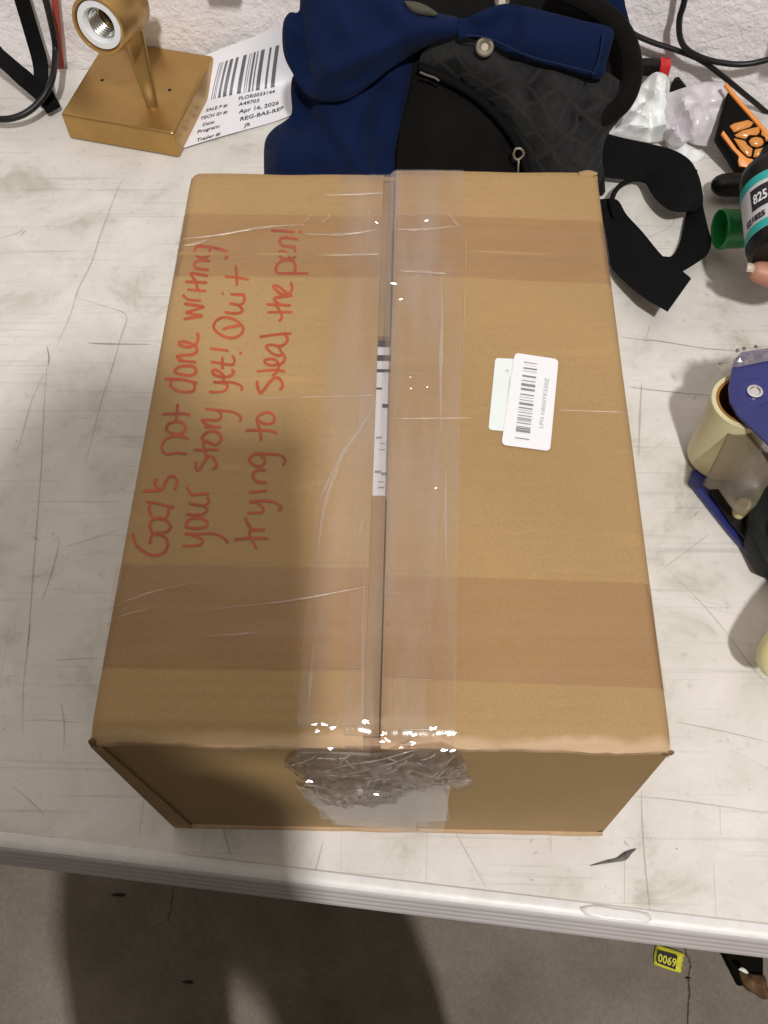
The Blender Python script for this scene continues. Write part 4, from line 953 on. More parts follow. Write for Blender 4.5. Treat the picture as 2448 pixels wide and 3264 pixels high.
    ribbon('webbing_strap', E2([(1900, 640, .010), (1966, 640, .012), (2000, 690, .016), (2050, 745, .020), (2105, 812, .026), (2140, 842, .030), (2175, 868, .033), (2202, 890, .034)]),
           E2([(1900, 780, .006), (1930, 830, .008), (1960, 868, .012), (1992, 900, .018), (2030, 932, .022), (2065, 958, .026), (2100, 978, .028), (2128, 994, .029)]), WEB, t)
build_bag()
def build_navy():
    t = thing('navy_garment', (.08, .70, 0), 'navy blue cloth garment draped behind the box across the black quilted bag', 'clothing')
    pillow('lower_drape', [(843, 560), (843, 480), (850, 440), (875, 408), (905, 388), (930, 360), (928, 290), (940, 235), (1000, 200), (1150, 190), (1290, 130), (1345, 150), (1325, 220), (1298, 320), (1278, 420), (1268, 500), (1270, 570), (1200, 630), (980, 630), (860, 610)], BP - BN * .030, BN, .030, .020, NAVY, t, amp=.006, ns=16, res=.0065, thick=.004, seed=11,
        folds=[([(985, 350), (1030, 420), (1080, 480)], -.006, .006), ([(1150, 330), (1130, 430), (1160, 540)], .005, .010), ([(930, 430), (900, 520)], .004, .008), ([(1230, 300), (1210, 420), (1220, 540)], -.004, .008), ([(960, 330), (960, 400)], -.012, .008)])
    pillow('upper_fold', [(952, -80), (955, 30), (925, 42), (906, 75), (903, 140), (912, 190), (935, 235), (960, 280), (1000, 315), (1060, 325), (1120, 312), (1180, 270), (1250, 215), (1340, 160), (1430, 122), (1480, 100), (1470, 62), (1400, 45), (1340, 25), (1290, -20), (1270, -100), (1100, -120)], BP + BN * .002, BN, .018, .016, NAVY, t, amp=.005, ns=18, res=.006, thick=.005, seed=14,
        folds=[([(955, 20), (962, 140), (985, 250)], -.007, .004), ([(1060, 230), (1180, 180), (1330, 120)], .004, .008), ([(1110, 270), (1230, 195), (1300, 165)], -.0035, .004), ([(1240, 20), (1320, 90), (1440, 100)], .004, .010), ([(1090, 40), (1130, 120)], .003, .01)])
    pillow('sleeve', [(1462, 60), (1500, 52), (1530, 38), (1600, 14), (1660, 18), (1750, 40), (1850, 66), (1948, 92), (1945, 150), (1930, 200), (1910, 252), (1800, 226), (1690, 196), (1620, 172), (1570, 140), (1520, 118), (1462, 122)], BP + BN * .012, BN, .014, .012, NAVY, t, amp=.003, ns=20, res=.0055, thick=.005, seed=17,
        folds=[([(1500, 100), (1560, 90), (1625, 60)], -.007, .006), ([(1630, 40), (1635, 110), (1610, 150)], -.005, .006), ([(1480, 70), (1500, 115)], -.006, .004)])
    pillow('hanging_corner', [(1900, -60), (1975, -50), (1990, 20), (2005, 80), (2003, 110), (1985, 90), (1950, 50), (1915, 20)], BP - BN * .006, BN, .006, .01, NAVY, t, res=.006, seed=19)
    pillow('collar_lining', [(1288, 5), (1330, 8), (1370, 25), (1395, 48), (1350, 50), (1310, 38)], BP + BN * .016, BN, .006, .006, mat('olive_lining', (.06, .055, .04), rough=.8), t, res=.004, seed=20)
build_navy()
def build_stitches():
    t = D.objects['navy_garment']; SEAM = mat('navy_thread', (.010, .020, .055), rough=.9, spec=.1)
    for ln, o_ in (([(1925, 100), (1918, 150), (1905, 200), (1888, 240)], .030), ([(1480, 112), (1560, 122), (1680, 176), (1800, 208), (1900, 234)], .026)):
        pts = [onplane(u, v, BP + BN * o_, BN) for u, v in ln]; tube('hem_seam', pts, .0007, SEAM, t, 8)
build_stitches()

# ------------------------------------------------------------------ litter against the wall
TN = V((0, -.62, .78)).normalized()
def tp(u, v, z): return at(u, v, z)
t_ = pillow('crumpled_tissue', [(2052, 262), (2075, 240), (2110, 236), (2132, 262), (2130, 310), (2122, 360), (2128, 420), (2115, 448), (2070, 455), (2010, 445), (1950, 440), (1940, 425), (1975, 400), (1985, 350), (2010, 310)], at(2050, 440, .006), TN, .020, .012, TISSUE, None, amp=.0055, ns=48, res=.0024, thick=.003, crumple=True, seed=5, k=3, folds=[([(2085, 245), (2062, 330), (1995, 400)], .007, .0028), ([(2105, 262), (2108, 350), (2100, 440)], .006, .0026), ([(2035, 300), (2062, 380), (2070, 448)], -.006, .003), ([(1975, 410), (2040, 425), (2110, 420)], .006, .0025), ([(2060, 290), (2120, 310)], -.005, .0025), ([(2000, 370), (2050, 395)], .005, .002)])
autosmooth(t_, 38); tag(t_, 'crumpled white tissue between black bag and cloudy plastic wrap', 'tissue')
t_ = pillow('plastic_wrap', [(2125, 300), (2190, 278), (2250, 262), (2312, 268), (2322, 310), (2338, 330), (2332, 380), (2318, 420), (2290, 448), (2262, 465), (2215, 462), (2190, 452), (2170, 470), (2140, 468), (2118, 440), (2105, 410), (2118, 360)], at(2220, 455, .012), TN, .012, .010, LILAC, None, amp=.0045, ns=45, res=.0026, thick=.002, crumple=True, seed=8, k=3, folds=[([(2160, 320), (2150, 380), (2128, 440)], .006, .002), ([(2155, 350), (2185, 395), (2200, 455)], .006, .002), ([(2150, 400), (2170, 440)], -.006, .003), ([(2230, 300), (2270, 370), (2260, 450)], -.003, .006), ([(2200, 340), (2300, 330)], .003, .004), ([(2120, 420), (2160, 455), (2200, 450)], .005, .002)])
autosmooth(t_, 38); tag(t_, 'cloudy crumpled plastic wrap beside the white tissue', 'plastic wrap')
t_ = pillow('torn_plastic_film', [(2118, 430), (2150, 415), (2180, 430), (2185, 460), (2220, 475), (2245, 500), (2210, 520), (2175, 500), (2150, 480), (2125, 465)], at(2180, 490, .002), V((0, -.2, 1)), .005, .006, TISSUE, None, amp=.006, ns=60, res=.003, thick=.001, crumple=True, seed=12, k=3)
tag(t_, 'small torn white film lying below the cloudy wrap', 'film')
t = thing('marker_stub', wall(2080, 215, .01)[:], 'short black stick with bright red end behind the tissue', 'marker')
a_, b_ = wall(2020, 214, .012), wall(2100, 214, .012)
def barbox(name, a, b, hgt, dep, m, parent):
    d = (b - a).normalized(); u = V((0, 0, 1)); n = d.cross(u)
    bm = extrude_poly([a - u * hgt / 2 - n * dep / 2, b - u * hgt / 2 - n * dep / 2, b + u * hgt / 2 - n * dep / 2, a + u * hgt / 2 - n * dep / 2], n * dep); bev(bm, .0012, 2)
    return from_bm(name, bm, m, parent, True, 40)
barbox('body', a_, b_, .0125, .012, PLASTIC_K, t); barbox('red_end', b_ + ED * .0003, b_ + ED * .0105, .0138, .0125, RED, t)
bm = extrude_poly([wall(2128, 288, .010), wall(2150, 246, .006), wall(2164, 243, .006), wall(2192, 278, .010)], -NN * .004); bev(bm, .0006, 1)
tag(from_bm('black_scrap', bm, PLASTIC_K), 'small black triangular scrap above the cloudy plastic wrap', 'scrap')

# handheld device with orange keys
def build_device():
    t = thing('handheld_device', at(2400, 480)[:], 'black handheld device with orange rounded keys and orange edging', 'device')
    p0 = at(2400, 560, .020); n = V((-.10, -.50, .86)).normalized()
    def pl(u, v, o=0): return onplane(u, v, p0 + n * o, n)
    out = [(2322, 288), (2480, 445), (2560, 540), (2520, 640), (2400, 610), (2378, 575), (2335, 505), (2286, 430)]
    bm = extrude_poly([pl(*q) for q in out][::-1], -n * .018); bev(bm, .003, 3); from_bm('housing', bm, mat('matt_black_casing', (.004, .0036, .003), rough=.8, spec=.12), t, True, 40)
    tube('edge_strip', [pl(u, v, .001) for u, v in ((2312, 270), (2350, 318), (2400, 375), (2450, 432), (2500, 485))], .0021, ORANGE, t, 10)
    bm = extrude_poly([pl(u, v, .0) for u, v in ((2296, 432), (2303, 420), (2312, 432), (2345, 478), (2378, 508), (2398, 512), (2392, 538), (2388, 540), (2355, 534), (2350, 518), (2352, 502), (2330, 478))][::-1], n * .004); bev(bm, .0008, 2)
    from_bm('orange_bar', bm, ORANGE, t, True, 40)
    keys = [[(2324, 402), (2340, 393), (2385, 382), (2402, 391), (2392, 405), (2339, 423)], [(2340, 431), (2365, 416), (2420, 403), (2422, 421), (2414, 431), (2388, 431), (2376, 444), (2347, 437)], [(2337, 440), (2374, 448), (2383, 462), (2399, 474), (2395, 499), (2383, 500), (2360, 477)], [(2386, 450), (2396, 439), (2412, 436), (2428, 440), (2435, 452), (2430, 464), (2412, 470), (2394, 465)], [(2428, 408), (2462, 434), (2466, 458), (2440, 450), (2438, 437), (2425, 430)], [(2406, 476), (2437, 470), (2450, 464), (2440, 482), (2412, 502), (2400, 502)]]
    for kk in keys:
        ring = rounded([V((u, v, 0)) for u, v in kk], 3, 3); c_ = sum(ring, V((0, 0, 0))) / len(ring); vs = []; f = []; nr = len(ring)
        for (sc_, hh) in ((1, -.002), (1, .0014), (.97, .0022), (.90, .0026)): vs += [pl(c_.x + (q.x - c_.x) * sc_, c_.y + (q.y - c_.y) * sc_, hh) for q in ring]
        for a_ in range(3):
            for b_ in range(nr): f.append((a_ * nr + b_, a_ * nr + (b_ + 1) % nr, (a_ + 1) * nr + (b_ + 1) % nr, (a_ + 1) * nr + b_))
        vs.append(pl(c_.x, c_.y, .0029)); f += [(3 * nr + b_, 3 * nr + (b_ + 1) % nr, 4 * nr) for b_ in range(nr)]
        mk('key', vs, f, ORANGE2, t)
    t2 = thing('tool_handle', at(2330, 600)[:], 'rounded black handle end lying between the strap and the bottle', 'handle')
    a = at(2300, 590, .018); b = at(2440, 590, .018); d = (b - a).normalized()
    lathe('grip', [(.0005, -.0098), (.0045, -.0088), (.0080, -.0055), (.0100, -.001), (.0108, .006), (.0108, .05), (.0001, .051)], a, d, PLASTIC_K, t2, 28)
build_device()

# ------------------------------------------------------------------ bottle held by a hand, green cap
def build_bottle():
    z = .085; R = .031
    a = at(2514, 818, z - .004); d = V((.05, 1, .10)).normalized()
    t = thing('black_bottle', a[:], 'black bottle with teal striped label numbered 825 at the right edge', 'bottle')
    lathe('bottle_body', [(.0001, 0), (R * .88, 0), (R * .97, .002), (R, .006), (R, .078), (R * .93, .086), (R * .70, .092), (R * .45, .096), (R * .4, .110), (.0001, .110)], a, d, PLASTIC_K, t, 64)
    side = d.cross(V((0, 0, 1))).normalized(); up = side.cross(d)
    # label wrapped round the body: angle from the left silhouette, h along the axis
    def cyl(x, h, off): th = x / R; return a + d * h + (side * -math.cos(th) * 1 + up * math.sin(th)) * (R + off)
    def band(name, h0, h1, x0, x1, off, m):
        K = 28; vs = []; fs = []
        for i in range(K + 1): x = x0 + (x1 - x0) * i / K; vs += [cyl(x, h0, off), cyl(x, h1, off)]
        for i in range(K): fs.append((2 * i, 2 * i + 1, 2 * i + 3, 2 * i + 2))
        return mk(name, vs, fs, m, t)
    LB = mat('bottle_label_paper', (.62, .60, .64), rough=.4)
    band('label', .012, .066, -.02, .085, .0004, LB)
    band('teal_stripe', .012, .020, -.02, .085, .0007, TEAL); band('teal_stripe', .058, .066, -.02, .085, .0007, TEAL)
    band('number_panel', .033, .054, .012, .085, .0007, BLACK_INK)
    for s, x0, h0, sz, m in (('825', .0145, .0385, .0135, WHITE_LABEL), ('S21825', .004, .0225, .0078, BLACK_INK)):
        tv, tf = text2d(s, sz, .0004); mk('printed_number', [cyl(x0 + v.x * (.62 if s == '825' else .85), h0 + v.y * .95, .0012) for v in tv], tf, m, t, False)
    # green cap
    c = at(2300, 730, .032); ax = V((-1, -.12, .10)).normalized()
    g = thing('green_cap', (c.x, c.y, 0), 'hollow green screw cap lying beside the black bottle', 'cap')
    r = .0178
    prof = [(.0001, -.010), (r * .80, -.010), (r * .84, -.004), (r * .86, .001), (r * .93, .0024), (r, .0010), (r * 1.0, -.002), (r * .95, -.004), (r * .95, -.019), (r * .9, -.022), (.0001, -.022)]
    lathe('cap_shell', prof, c, ax, GREEN, g, 48)
build_bottle()

# ------------------------------------------------------------------ tape gun lying on its side
def build_gun():
    t = thing('tape_dispenser', at(2450, 1560)[:], 'blue metal tape dispenser with cream tape roll lying on its side at the right', 'tape dispenser')
    zt = .086
    up = [(2338, 1148), (2362, 1122), (2420, 1112), (2520, 1100), (2640, 1200), (2760, 1420), (2740, 1560), (2600, 1580), (2470, 1435), (2400, 1368), (2352, 1322), (2326, 1280), (2322, 1240)]
    bm = extrude_poly([at(u, v, zt) for u, v in up][::-1], (0, 0, -.0022)); bev(bm, .0006, 2); from_bm('side_plate', bm, BLUE, t, True, 40)
    lo = [(2205, 1500), (2196, 1532), (2322, 1692), (2448, 1838), (2560, 1975), (2700, 2010), (2760, 1900), (2700, 1600), (2480, 1440), (2340, 1440)]
    bm = extrude_poly([at(u, v, .006) for u, v in lo][::-1], (0, 0, -.0045)); bev(bm, .001, 2); from_bm('side_plate', bm, BLUE, t, True, 40)
    hub = at(2405, 1250, zt)
    # roll: vertical axis
    R = .0250
    lathe('tape_roll', [(R * .86, 0), (R, 0), (R, .0695), (R * .985, .070), (R * .86, .070), (R * .86, 0)], V((hub.x - .0035, hub.y - .0012, .0075)), (0, 0, 1), CREAM, t, 72)
    lathe('roll_core', [(R * .85, .0695), (R * .78, .0695), (R * .76, .001)], V((hub.x - .0035, hub.y - .0012, .008)), (0, 0, 1), AMBER, t, 48)
    lathe('hub_washer', [(.0001, .0008), (.0032, .0008), (.0040, .0016), (.0056, .0014), (.0060, .0)], hub, (0, 0, 1), STEEL, t, 32)
    lathe('hub_dish', [(.0062, .0002), (.0105, .0009), (.0125, .0001)], hub, (0, 0, 1), BLUE, t, 40)
    # rollers
    for (u, v, zz, r, h0) in ((2352, 1640, .010, .0052, .034), (2472, 1800, .006, .0105, .05)):
        p = at(u, v, zz); h0 = .016 if h0 < .04 else h0; lathe('roller', [(.0001, -.001), (r, 0), (r, h0), (r * .8, h0 + .001), (.0001, h0 + .001)], p, (0, 0, 1), CREAMP, t, 28)
    # metal tongue and dark frame between the plates
    fr = [(2262, 1560), (2300, 1540), (2345, 1600), (2420, 1560), (2560, 1640), (2640, 1760), (2560, 1840), (2440, 1790), (2330, 1660)]
    bm = extrude_poly([at(u, v, .012) for u, v in fr][::-1], (0, 0, -.004)); from_bm('inner_frame', bm, PLASTIC_K, t)
    bm = extrude_poly([at(u, v, .030) for u, v in [(2400, 1600), (2450, 1530), (2560, 1560), (2640, 1760), (2560, 1840), (2440, 1790), (2396, 1700)]][::-1], (0, 0, -.022)); bev(bm, .003, 2); from_bm('inner_frame', bm, mat('dark_greased_steel', (.010, .012, .010), rough=.6, spec=.2, var=.5, vs=80), t, True, 40)
    # hanging sheet of clear tape
    n = V((-.45, -.62, .64)).normalized()
    pillow('loose_tape', [(2325, 1372), (2372, 1350), (2440, 1440), (2500, 1500), (2440, 1555), (2410, 1610), (2372, 1648), (2345, 1636), (2318, 1600), (2290, 1558), (2262, 1560), (2240, 1545)], at(2350, 1500, .050), n, .001, .01, clear('dusty_loose_tape', tint=(.85, .82, .76), haze=.62, hazecol=(.24, .205, .155), gloss=.03, rough=.3, blotch=.2, bs=(70, 70, 70)), t, amp=.0022, ns=45, res=.004, thick=.0004, crumple=True, seed=21, k=1)
    pillow('tape_scraps', [(2290, 1165), (2312, 1158), (2335, 1128), (2362, 1112), (2400, 1108), (2460, 1100), (2520, 1090), (2540, 1130), (2448, 1150), (2380, 1165), (2335, 1175), (2305, 1185)], at(2380, 1150, zt + .001), V((0, -.2, 1)), .003, .006, TAPE_W, t, amp=.004, ns=70, res=.003, thick=.0004, crumple=True, smooth=False, seed=22, k=2)
    rnd = random.Random(4)
    for (u, v) in ((2297, 1162), (2350, 1118), (2372, 1112), (2410, 1106)):
        p = at(u, v, zt); bm = bmesh.new(); bmesh.ops.create_icosphere(bm, subdivisions=2, radius=.0015)
        for q in bm.verts: q.co = q.co * (1 + .4 * nz(q.co * 300, 1.3, u)) + p
        from_bm('blade_tooth', bm, mat('grey_blade', (.16, .15, .14), rough=.4, metal=.5), t)
    # cream grip
    a = at(2440, 2150, .040); b = at(2760, 1760, .050); d = (b - a).normalized()
    lathe('grip', [(.0001, -.013), (.006, -.0118), (.0115, -.0075), (.0145, -.001), (.0160, .008), (.0175, .03), (.0165, .06), (.014, .09), (.0001, .091)], a + d * .014, d, CREAMP, t, 40)
build_gun()

# ------------------------------------------------------------------ cords, straps on the wall
def cord(name, L, r, m, label, cat, offs):
    pts = [wall(u, v, offs(i / (len(L) - 1))) for i, (u, v) in enumerate(L)]
    t = tube(name, pts, r, m, None, 12); return tag(t, label, cat, 'black cords along the wall')
cord('power_cord', [(1700, -60), (1850, -20), (1940, 20), (1990, 68), (2015, 105), (2080, 135), (2150, 158), (2230, 190), (2300, 240), (2400, 322), (2470, 372), (2620, 420), (2850, 380), (3100, 180), (3300, -200)], .0027, RUBBER, 'thin black cord running down the wall behind the bag', 'cord', lambda f: .010 + .006 * math.sin(f * 3))
cord('power_cord', [(2230, -700), (2220, -400), (2205, -150), (2182, 0), (2166, 60), (2168, 120), (2190, 158), (2240, 185), (2300, 200), (2370, 205), (2448, 190), (2560, 150), (2700, 20), (2760, -250), (2780, -600)], .0029, RUBBER, 'black cord hanging in a loop above the orange keyed device', 'cord', lambda f: .026 - .014 * f)
def build_left():
    L = [wall(100, -160, .03), wall(138, -30, .028), wall(165, 80, .026), wall(177, 160, .026), at(165, 255, .035), at(125, 325, .026), at(62, 370, .020), at(-20, 378, .018), at(-160, 340, .02)]
    tag(tube('power_cord', L, .0034, RUBBER, None, 12), 'thick black cord curling onto the table left of the brass lamp', 'cord', 'black cords along the wall')
    t = thing('hanging_strap', at(150, 330)[:], 'two black flat straps joined at a tab at the left edge', 'strap')
    def Wp(q): return [wall(u, v, o) if k == 'w' else at(u, v, o) for (u, v, k, o) in q]
    ribbon('strap', Wp([(10, -120, 'w', .02), (45, 0, 'w', .02), (75, 100, 'w', .02), (103, 200, 'w', .028), (110, 262, 'z', .03), (135, 345, 'z', .010)]), Wp([(55, -120, 'w', .02), (92, 0, 'w', .02), (122, 100, 'w', .02), (148, 190, 'w', .028), (156, 262, 'z', .03), (187, 326, 'z', .010)]), WEB, t, .002)
    ribbon('strap', Wp([(-120, 60, 'w', .03), (-10, 142, 'w', .03), (50, 192, 'z', .055), (105, 240, 'z', .04), (155, 290, 'z', .022)]), Wp([(-130, 120, 'w', .03), (-10, 208, 'z', .05), (50, 262, 'z', .04), (100, 305, 'z', .026), (145, 345, 'z', .014)]), WEB, t, .002)
    bm = extrude_poly([at(u, v, .014) for u, v in ((128, 320), (170, 300), (188, 326), (150, 347), (140, 345))][::-1], (0, 0, -.006)); bev(bm, .001, 2); from_bm('end_tab', bm, WEB, t, True, 40)
    bm = extrude_poly([wall(u, v, .012) for u, v in ((160, -80), (178, -80), (206, 215), (184, 218))], -NN * .002)
    tag(from_bm('red_tag', bm, DRED), 'narrow dull red strip hanging behind the thick black cord', 'tag')
build_left()
def hung(name, x, z, w_, h_, dep, off, m, label):
    """plug-like body on the wall, above the picture, whose shadow falls into it"""
    c = W0 + ED * x + V((0, 0, z)) - NN * off
    bm = extrude_poly([c - ED * w_ / 2 - V((0, 0, h_ / 2)), c + ED * w_ / 2 - V((0, 0, h_ / 2)), c + ED * w_ / 2 + V((0, 0, h_ / 2)), c - ED * w_ / 2 + V((0, 0, h_ / 2))], -NN * dep); bev(bm, .005, 3)
    return tag(from_bm(name, bm, m, None, True, 40), label, 'plug')

# ------------------------------------------------------------------ on the floor and the table edge
def build_floor_things():
    z = ZF + .004
    P = [(2092, 3010), (2136, 3024), (2181, 3039), (2174, 3070), (2170, 3101), (2128, 3088), (2085, 3074), (2087, 3042)]
    t = thing('desiccant_sachet', at(2130, 3055, ZF)[:], 'small yellow sachet with black printed block on the floor below the table', 'sachet')
    # zig-zag edge
    E = []
    for i in range(9):
        u = 2181 + (2170 - 2181) * i / 8; v = 3039 + (3101 - 3039) * i / 8; E.append((u + (2.5 if i % 2 else -1.5), v))
    ring = [(2092, 3010), (2136, 3023)] + E + [(2128, 3089), (2085, 3074), (2086, 3042)]
    c0 = at(2130, 3055, z); top = [at(u, v, z) for u, v in ring]
    vs = top + [p - V((0, 0, .002)) for p in top]; n = len(ring); mid = [p.lerp(c0, .22) + V((0, 0, .003)) for p in top]
    vs += mid + [c0 + V((0, 0, .004))]; f = []
    for i in range(n):
        j = (i + 1) % n; f += [(i, i + n, j + n, j), (i, j, j + 2 * n, i + 2 * n), (i + 2 * n, j + 2 * n, 3 * n)]
    o = mk('pouch', vs, f, YELLOW, t)
    def q(u, v): 
        p = at(u, v, z + .0075); return p
    def quad(name, L, m, dz=0): 
        bm = extrude_poly([q(u, v) + V((0, 0, dz)) for u, v in L][::-1], (0, 0, -.0003)); from_bm(name, bm, m, t)
    quad('black_block', [(2099, 3029), (2160, 3046), (2153, 3091), (2094, 3069)], BLACK_INK)
    tv, tf = text2d('0069', 1.0, .02); wm = max(v.x for v in tv); hm = max(v.y for v in tv)
    vs = []
    for v in tv:
        s, r = v.x / wm, v.y / hm
        a = V((2096, 3064, 0)).lerp(V((2153, 3083, 0)), s); b = V((2099, 3038, 0)).lerp(V((2158, 3056, 0)), s); p = a.lerp(b, r); vs.append(q(p.x, p.y) + V((0, 0, .0004)))
    mk('printed_number', vs, tf, YELLOW, t, False)
    # dark crack lines in the floor
    vs = []; fs = []
    def cr(pts, w_):
        P = []
        for i in range(len(pts) - 1):
            for k in range(5): P.append((V((*pts[i], 0)).lerp(V((*pts[i + 1], 0)), k / 5)))
        P.append(V((*pts[-1], 0))); b = len(vs); rnd = random.Random(1)
        for i, p in enumerate(P):
            ww = w_ * rnd.uniform(.3, 1.2); off = rnd.uniform(-2, 2)
            vs.append(at(p.x - ww + off, p.y, ZF + .0012)); vs.append(at(p.x + ww + off, p.y, ZF + .0012))
        for i in range(len(P) - 1): fs.append((b + 2 * i, b + 2 * i + 1, b + 2 * i + 3, b + 2 * i + 2))
    cr([(2183, 2990), (2188, 3040), (2203, 3075), (2196, 3108), (2194, 3125), (2198, 3165), (2194, 3210), (2190, 3300), (2180, 3500)], 3)
    cr([(560, 2780), (552, 2850), (535, 2940)], 1.4)
    o = mk('floor_crack', vs, fs, mat('dark_crack', (.06, .045, .035), rough=.9)); o['kind'] = 'structure'; o.parent = fl
    for (u, v, s, sd) in ((378, 2853, .010, 1), (600, 3130, .008, 2), (2194, 3118, .004, 3)):
        p = at(u, v, ZF + .002); bm = bmesh.new(); bmesh.ops.create_icosphere(bm, subdivisions=2, radius=1)
        for k in bm.verts: k.co = V((k.co.x * s * (1 + .4 * nz(k.co, 1.5, sd)), k.co.y * s * .22 * (1 + .9 * nz(k.co, 2, sd)), k.co.z * .002)) + p
        lab = {1: 'dark sliver of debris on the shaded floor near the table edge', 2: 'dark crumb of debris at the bottom of the shaded floor', 3: 'tiny dark crumb in the floor crack'}[sd]
        tag(from_bm('debris_chip', bm, mat('debris', (.035, .03, .022), rough=1, spec=.05), None, True), lab, 'debris')
    # dark flat thing and crumpled brown scrap under the table's right end
    bm = extrude_poly([at(u, v, ZF + .02) for u, v in ((2290, 3000), (2434, 3010), (2434, 3115), (2400, 3140), (2362, 3140))][::-1], (0, 0, -.018)); bev(bm, .002, 2)
    tag(from_bm('black_pad', bm, mat('black_foam', (.006, .005, .0035), rough=1, spec=.08)), 'dark pad on the floor under the brown scrap at bottom right', 'pad')
    o = pillow('brown_scrap', [(2352, 3092), (2370, 3085), (2386, 3104), (2410, 3106), (2432, 3110), (2440, 3140), (2448, 3180), (2430, 3185), (2400, 3165), (2378, 3155), (2362, 3128)], at(2400, 3130, ZF + .022), V((0, 0, 1)), .008, .01, BROWNP, None, amp=.014, ns=50, res=.004, thick=.004, crumple=True, seed=31, k=2)
    tag(o, 'crumpled brown scrap with a white tip on the floor at bottom right', 'scrap')
    p = pillow('white_tip', [(2352, 3090), (2362, 3084), (2376, 3092), (2382, 3103), (2372, 3101), (2360, 3095)], at(2400, 3130, ZF + .040), V((0, 0, 1)), .002, .004, TISSUE, None, res=.004, seed=32); p.parent = o; p.name = 'white_tip'
    # torn dark sliver on the table and clear tape on the edge
    o = pillow('dark_sliver', [(1880, 2760), (1935, 2742), (1965, 2735), (1990, 2716), (2028, 2705), (2012, 2722), (1995, 2742), (1960, 2748)], at(1960, 2735, .0003), V((0, 0, 1)), .0012, .003, mat('dark_torn_strip', (.10, .09, .085), rough=.6, var=.4, vs=200), None, amp=.0012, ns=80, res=.002, thick=.0006, seed=33, k=2)
    tag(o, 'dark torn sliver lying on the table in front of the box', 'scrap')
    o = pillow('tape_piece', [(1848, 2893), (1900, 2886), (1960, 2896), (2068, 2912), (2064, 2945), (1960, 2936), (1872, 2922)], at(1960, 2910, .0016), V((0, -.08, 1)), .0001, .004, clear('whitened_edge_tape', haze=.50, hazecol=(.95, .95, .97), gloss=.02, gmax=.06, rough=.2, bs=(60, 60, 60)), None, amp=.0002, ns=60, res=.003, thick=.00015, seed=34, k=2)  # bright shine of the clear tape put in as white haze
    tag(o, 'short piece of clear tape stuck on the front edge of the table', 'tape')
build_floor_things()

# ------------------------------------------------------------------ people: a hand on the bottle, and the photographer
def skinned(name, chains, m, parent, sub=2):
    """chains: lists of (point, radius); the first point of the first chain is the root"""
    me = D.meshes.new(name); vs = []; es = []; rs = []; idx = {}
    for ch in chains:
        prev = None
        for (p, r) in ch:
            key = tuple(round(x, 5) for x in p)
            if key not in idx: idx[key] = len(vs); vs.append(tuple(p)); rs.append(r)
            i = idx[key]
            if prev is not None and prev != i: es.append((prev, i))
            prev = i
    me.from_pydata(vs, es, []); o = D.objects.new(name, me); COL.objects.link(o)
    sk = o.modifiers.new('skin', 'SKIN'); sk.use_smooth_shade = True
    for i, sv in enumerate(me.skin_vertices[0].data): sv.radius = (rs[i], rs[i]); sv.use_root = (i == 0)
    ss = o.modifiers.new('sub', 'SUBSURF'); ss.levels = sub; ss.render_levels = sub
    dg = bpy.context.evaluated_depsgraph_get(); me2 = D.meshes.new_from_object(o.evaluated_get(dg))
    o.modifiers.clear(); o.data = me2; me2.materials.clear(); me2.materials.append(m)
    for p in me2.polygons: p.use_smooth = True
    if parent: o.parent = parent; o.matrix_parent_inverse = Matrix.Translation(-V(parent.location))
    return o
def build_hand():
    # thumb under the near end of the bottle, fingers round its far side, forearm leaving to the right
    tip = at(2385, 858, .070); j1 = at(2440, 872, .066); j2 = at(2520, 900, .064)
    t = thing('person', (.62, .50, 0), "person's hand holding the black bottle, only the thumb tip in view", 'person')
    wr = V((.60, .42, .07)); palm = V((.555, .50, .055))
    k = lambda x, y, z: V((x, y, z))
    ch = [[(wr, .026), (palm, .022)], [(palm, .022), (j2, .013), (j1, .0105), (tip, .0085)]]
    for i, yy in enumerate((.545, .567, .588, .607)):
        base = k(.548 + .004 * i, yy - .02, .052); L = (.0, .004, .001, -.006)[i]
        ch.append([(palm, .022), (base, .0105), (k(.53, yy + .002, .040), .0092), (k(.497 - L, yy + .006, .040), .0085), (k(.478 - L, yy + .008, .050), .0078)])
    ch.append([(wr, .026), (k(.68, .28, .10), .034), (k(.80, .02, .16), .042)])
    skinned('hand', ch, SKIN, t)
    d = (tip - j1).normalized(); n = V((-.15, -.35, .92)).normalized(); s = d.cross(n).normalized()
    vs = []; fs = []
    for i in range(7):
        for j in range(7):
            a = (i / 6 - .5) * 2; b = (j / 6 - .5) * 2
            vs.append(tip + d * (-.0018 + .0036 * a) + s * (.0038 * b) + n * (.0062 - .0022 * b * b - .0012 * a * a))
    for i in range(6):
        for j in range(6): fs.append((i * 7 + j, i * 7 + j + 1, (i + 1) * 7 + j + 1, (i + 1) * 7 + j))
    mk('thumbnail', vs, fs, NAIL, t)
build_hand()
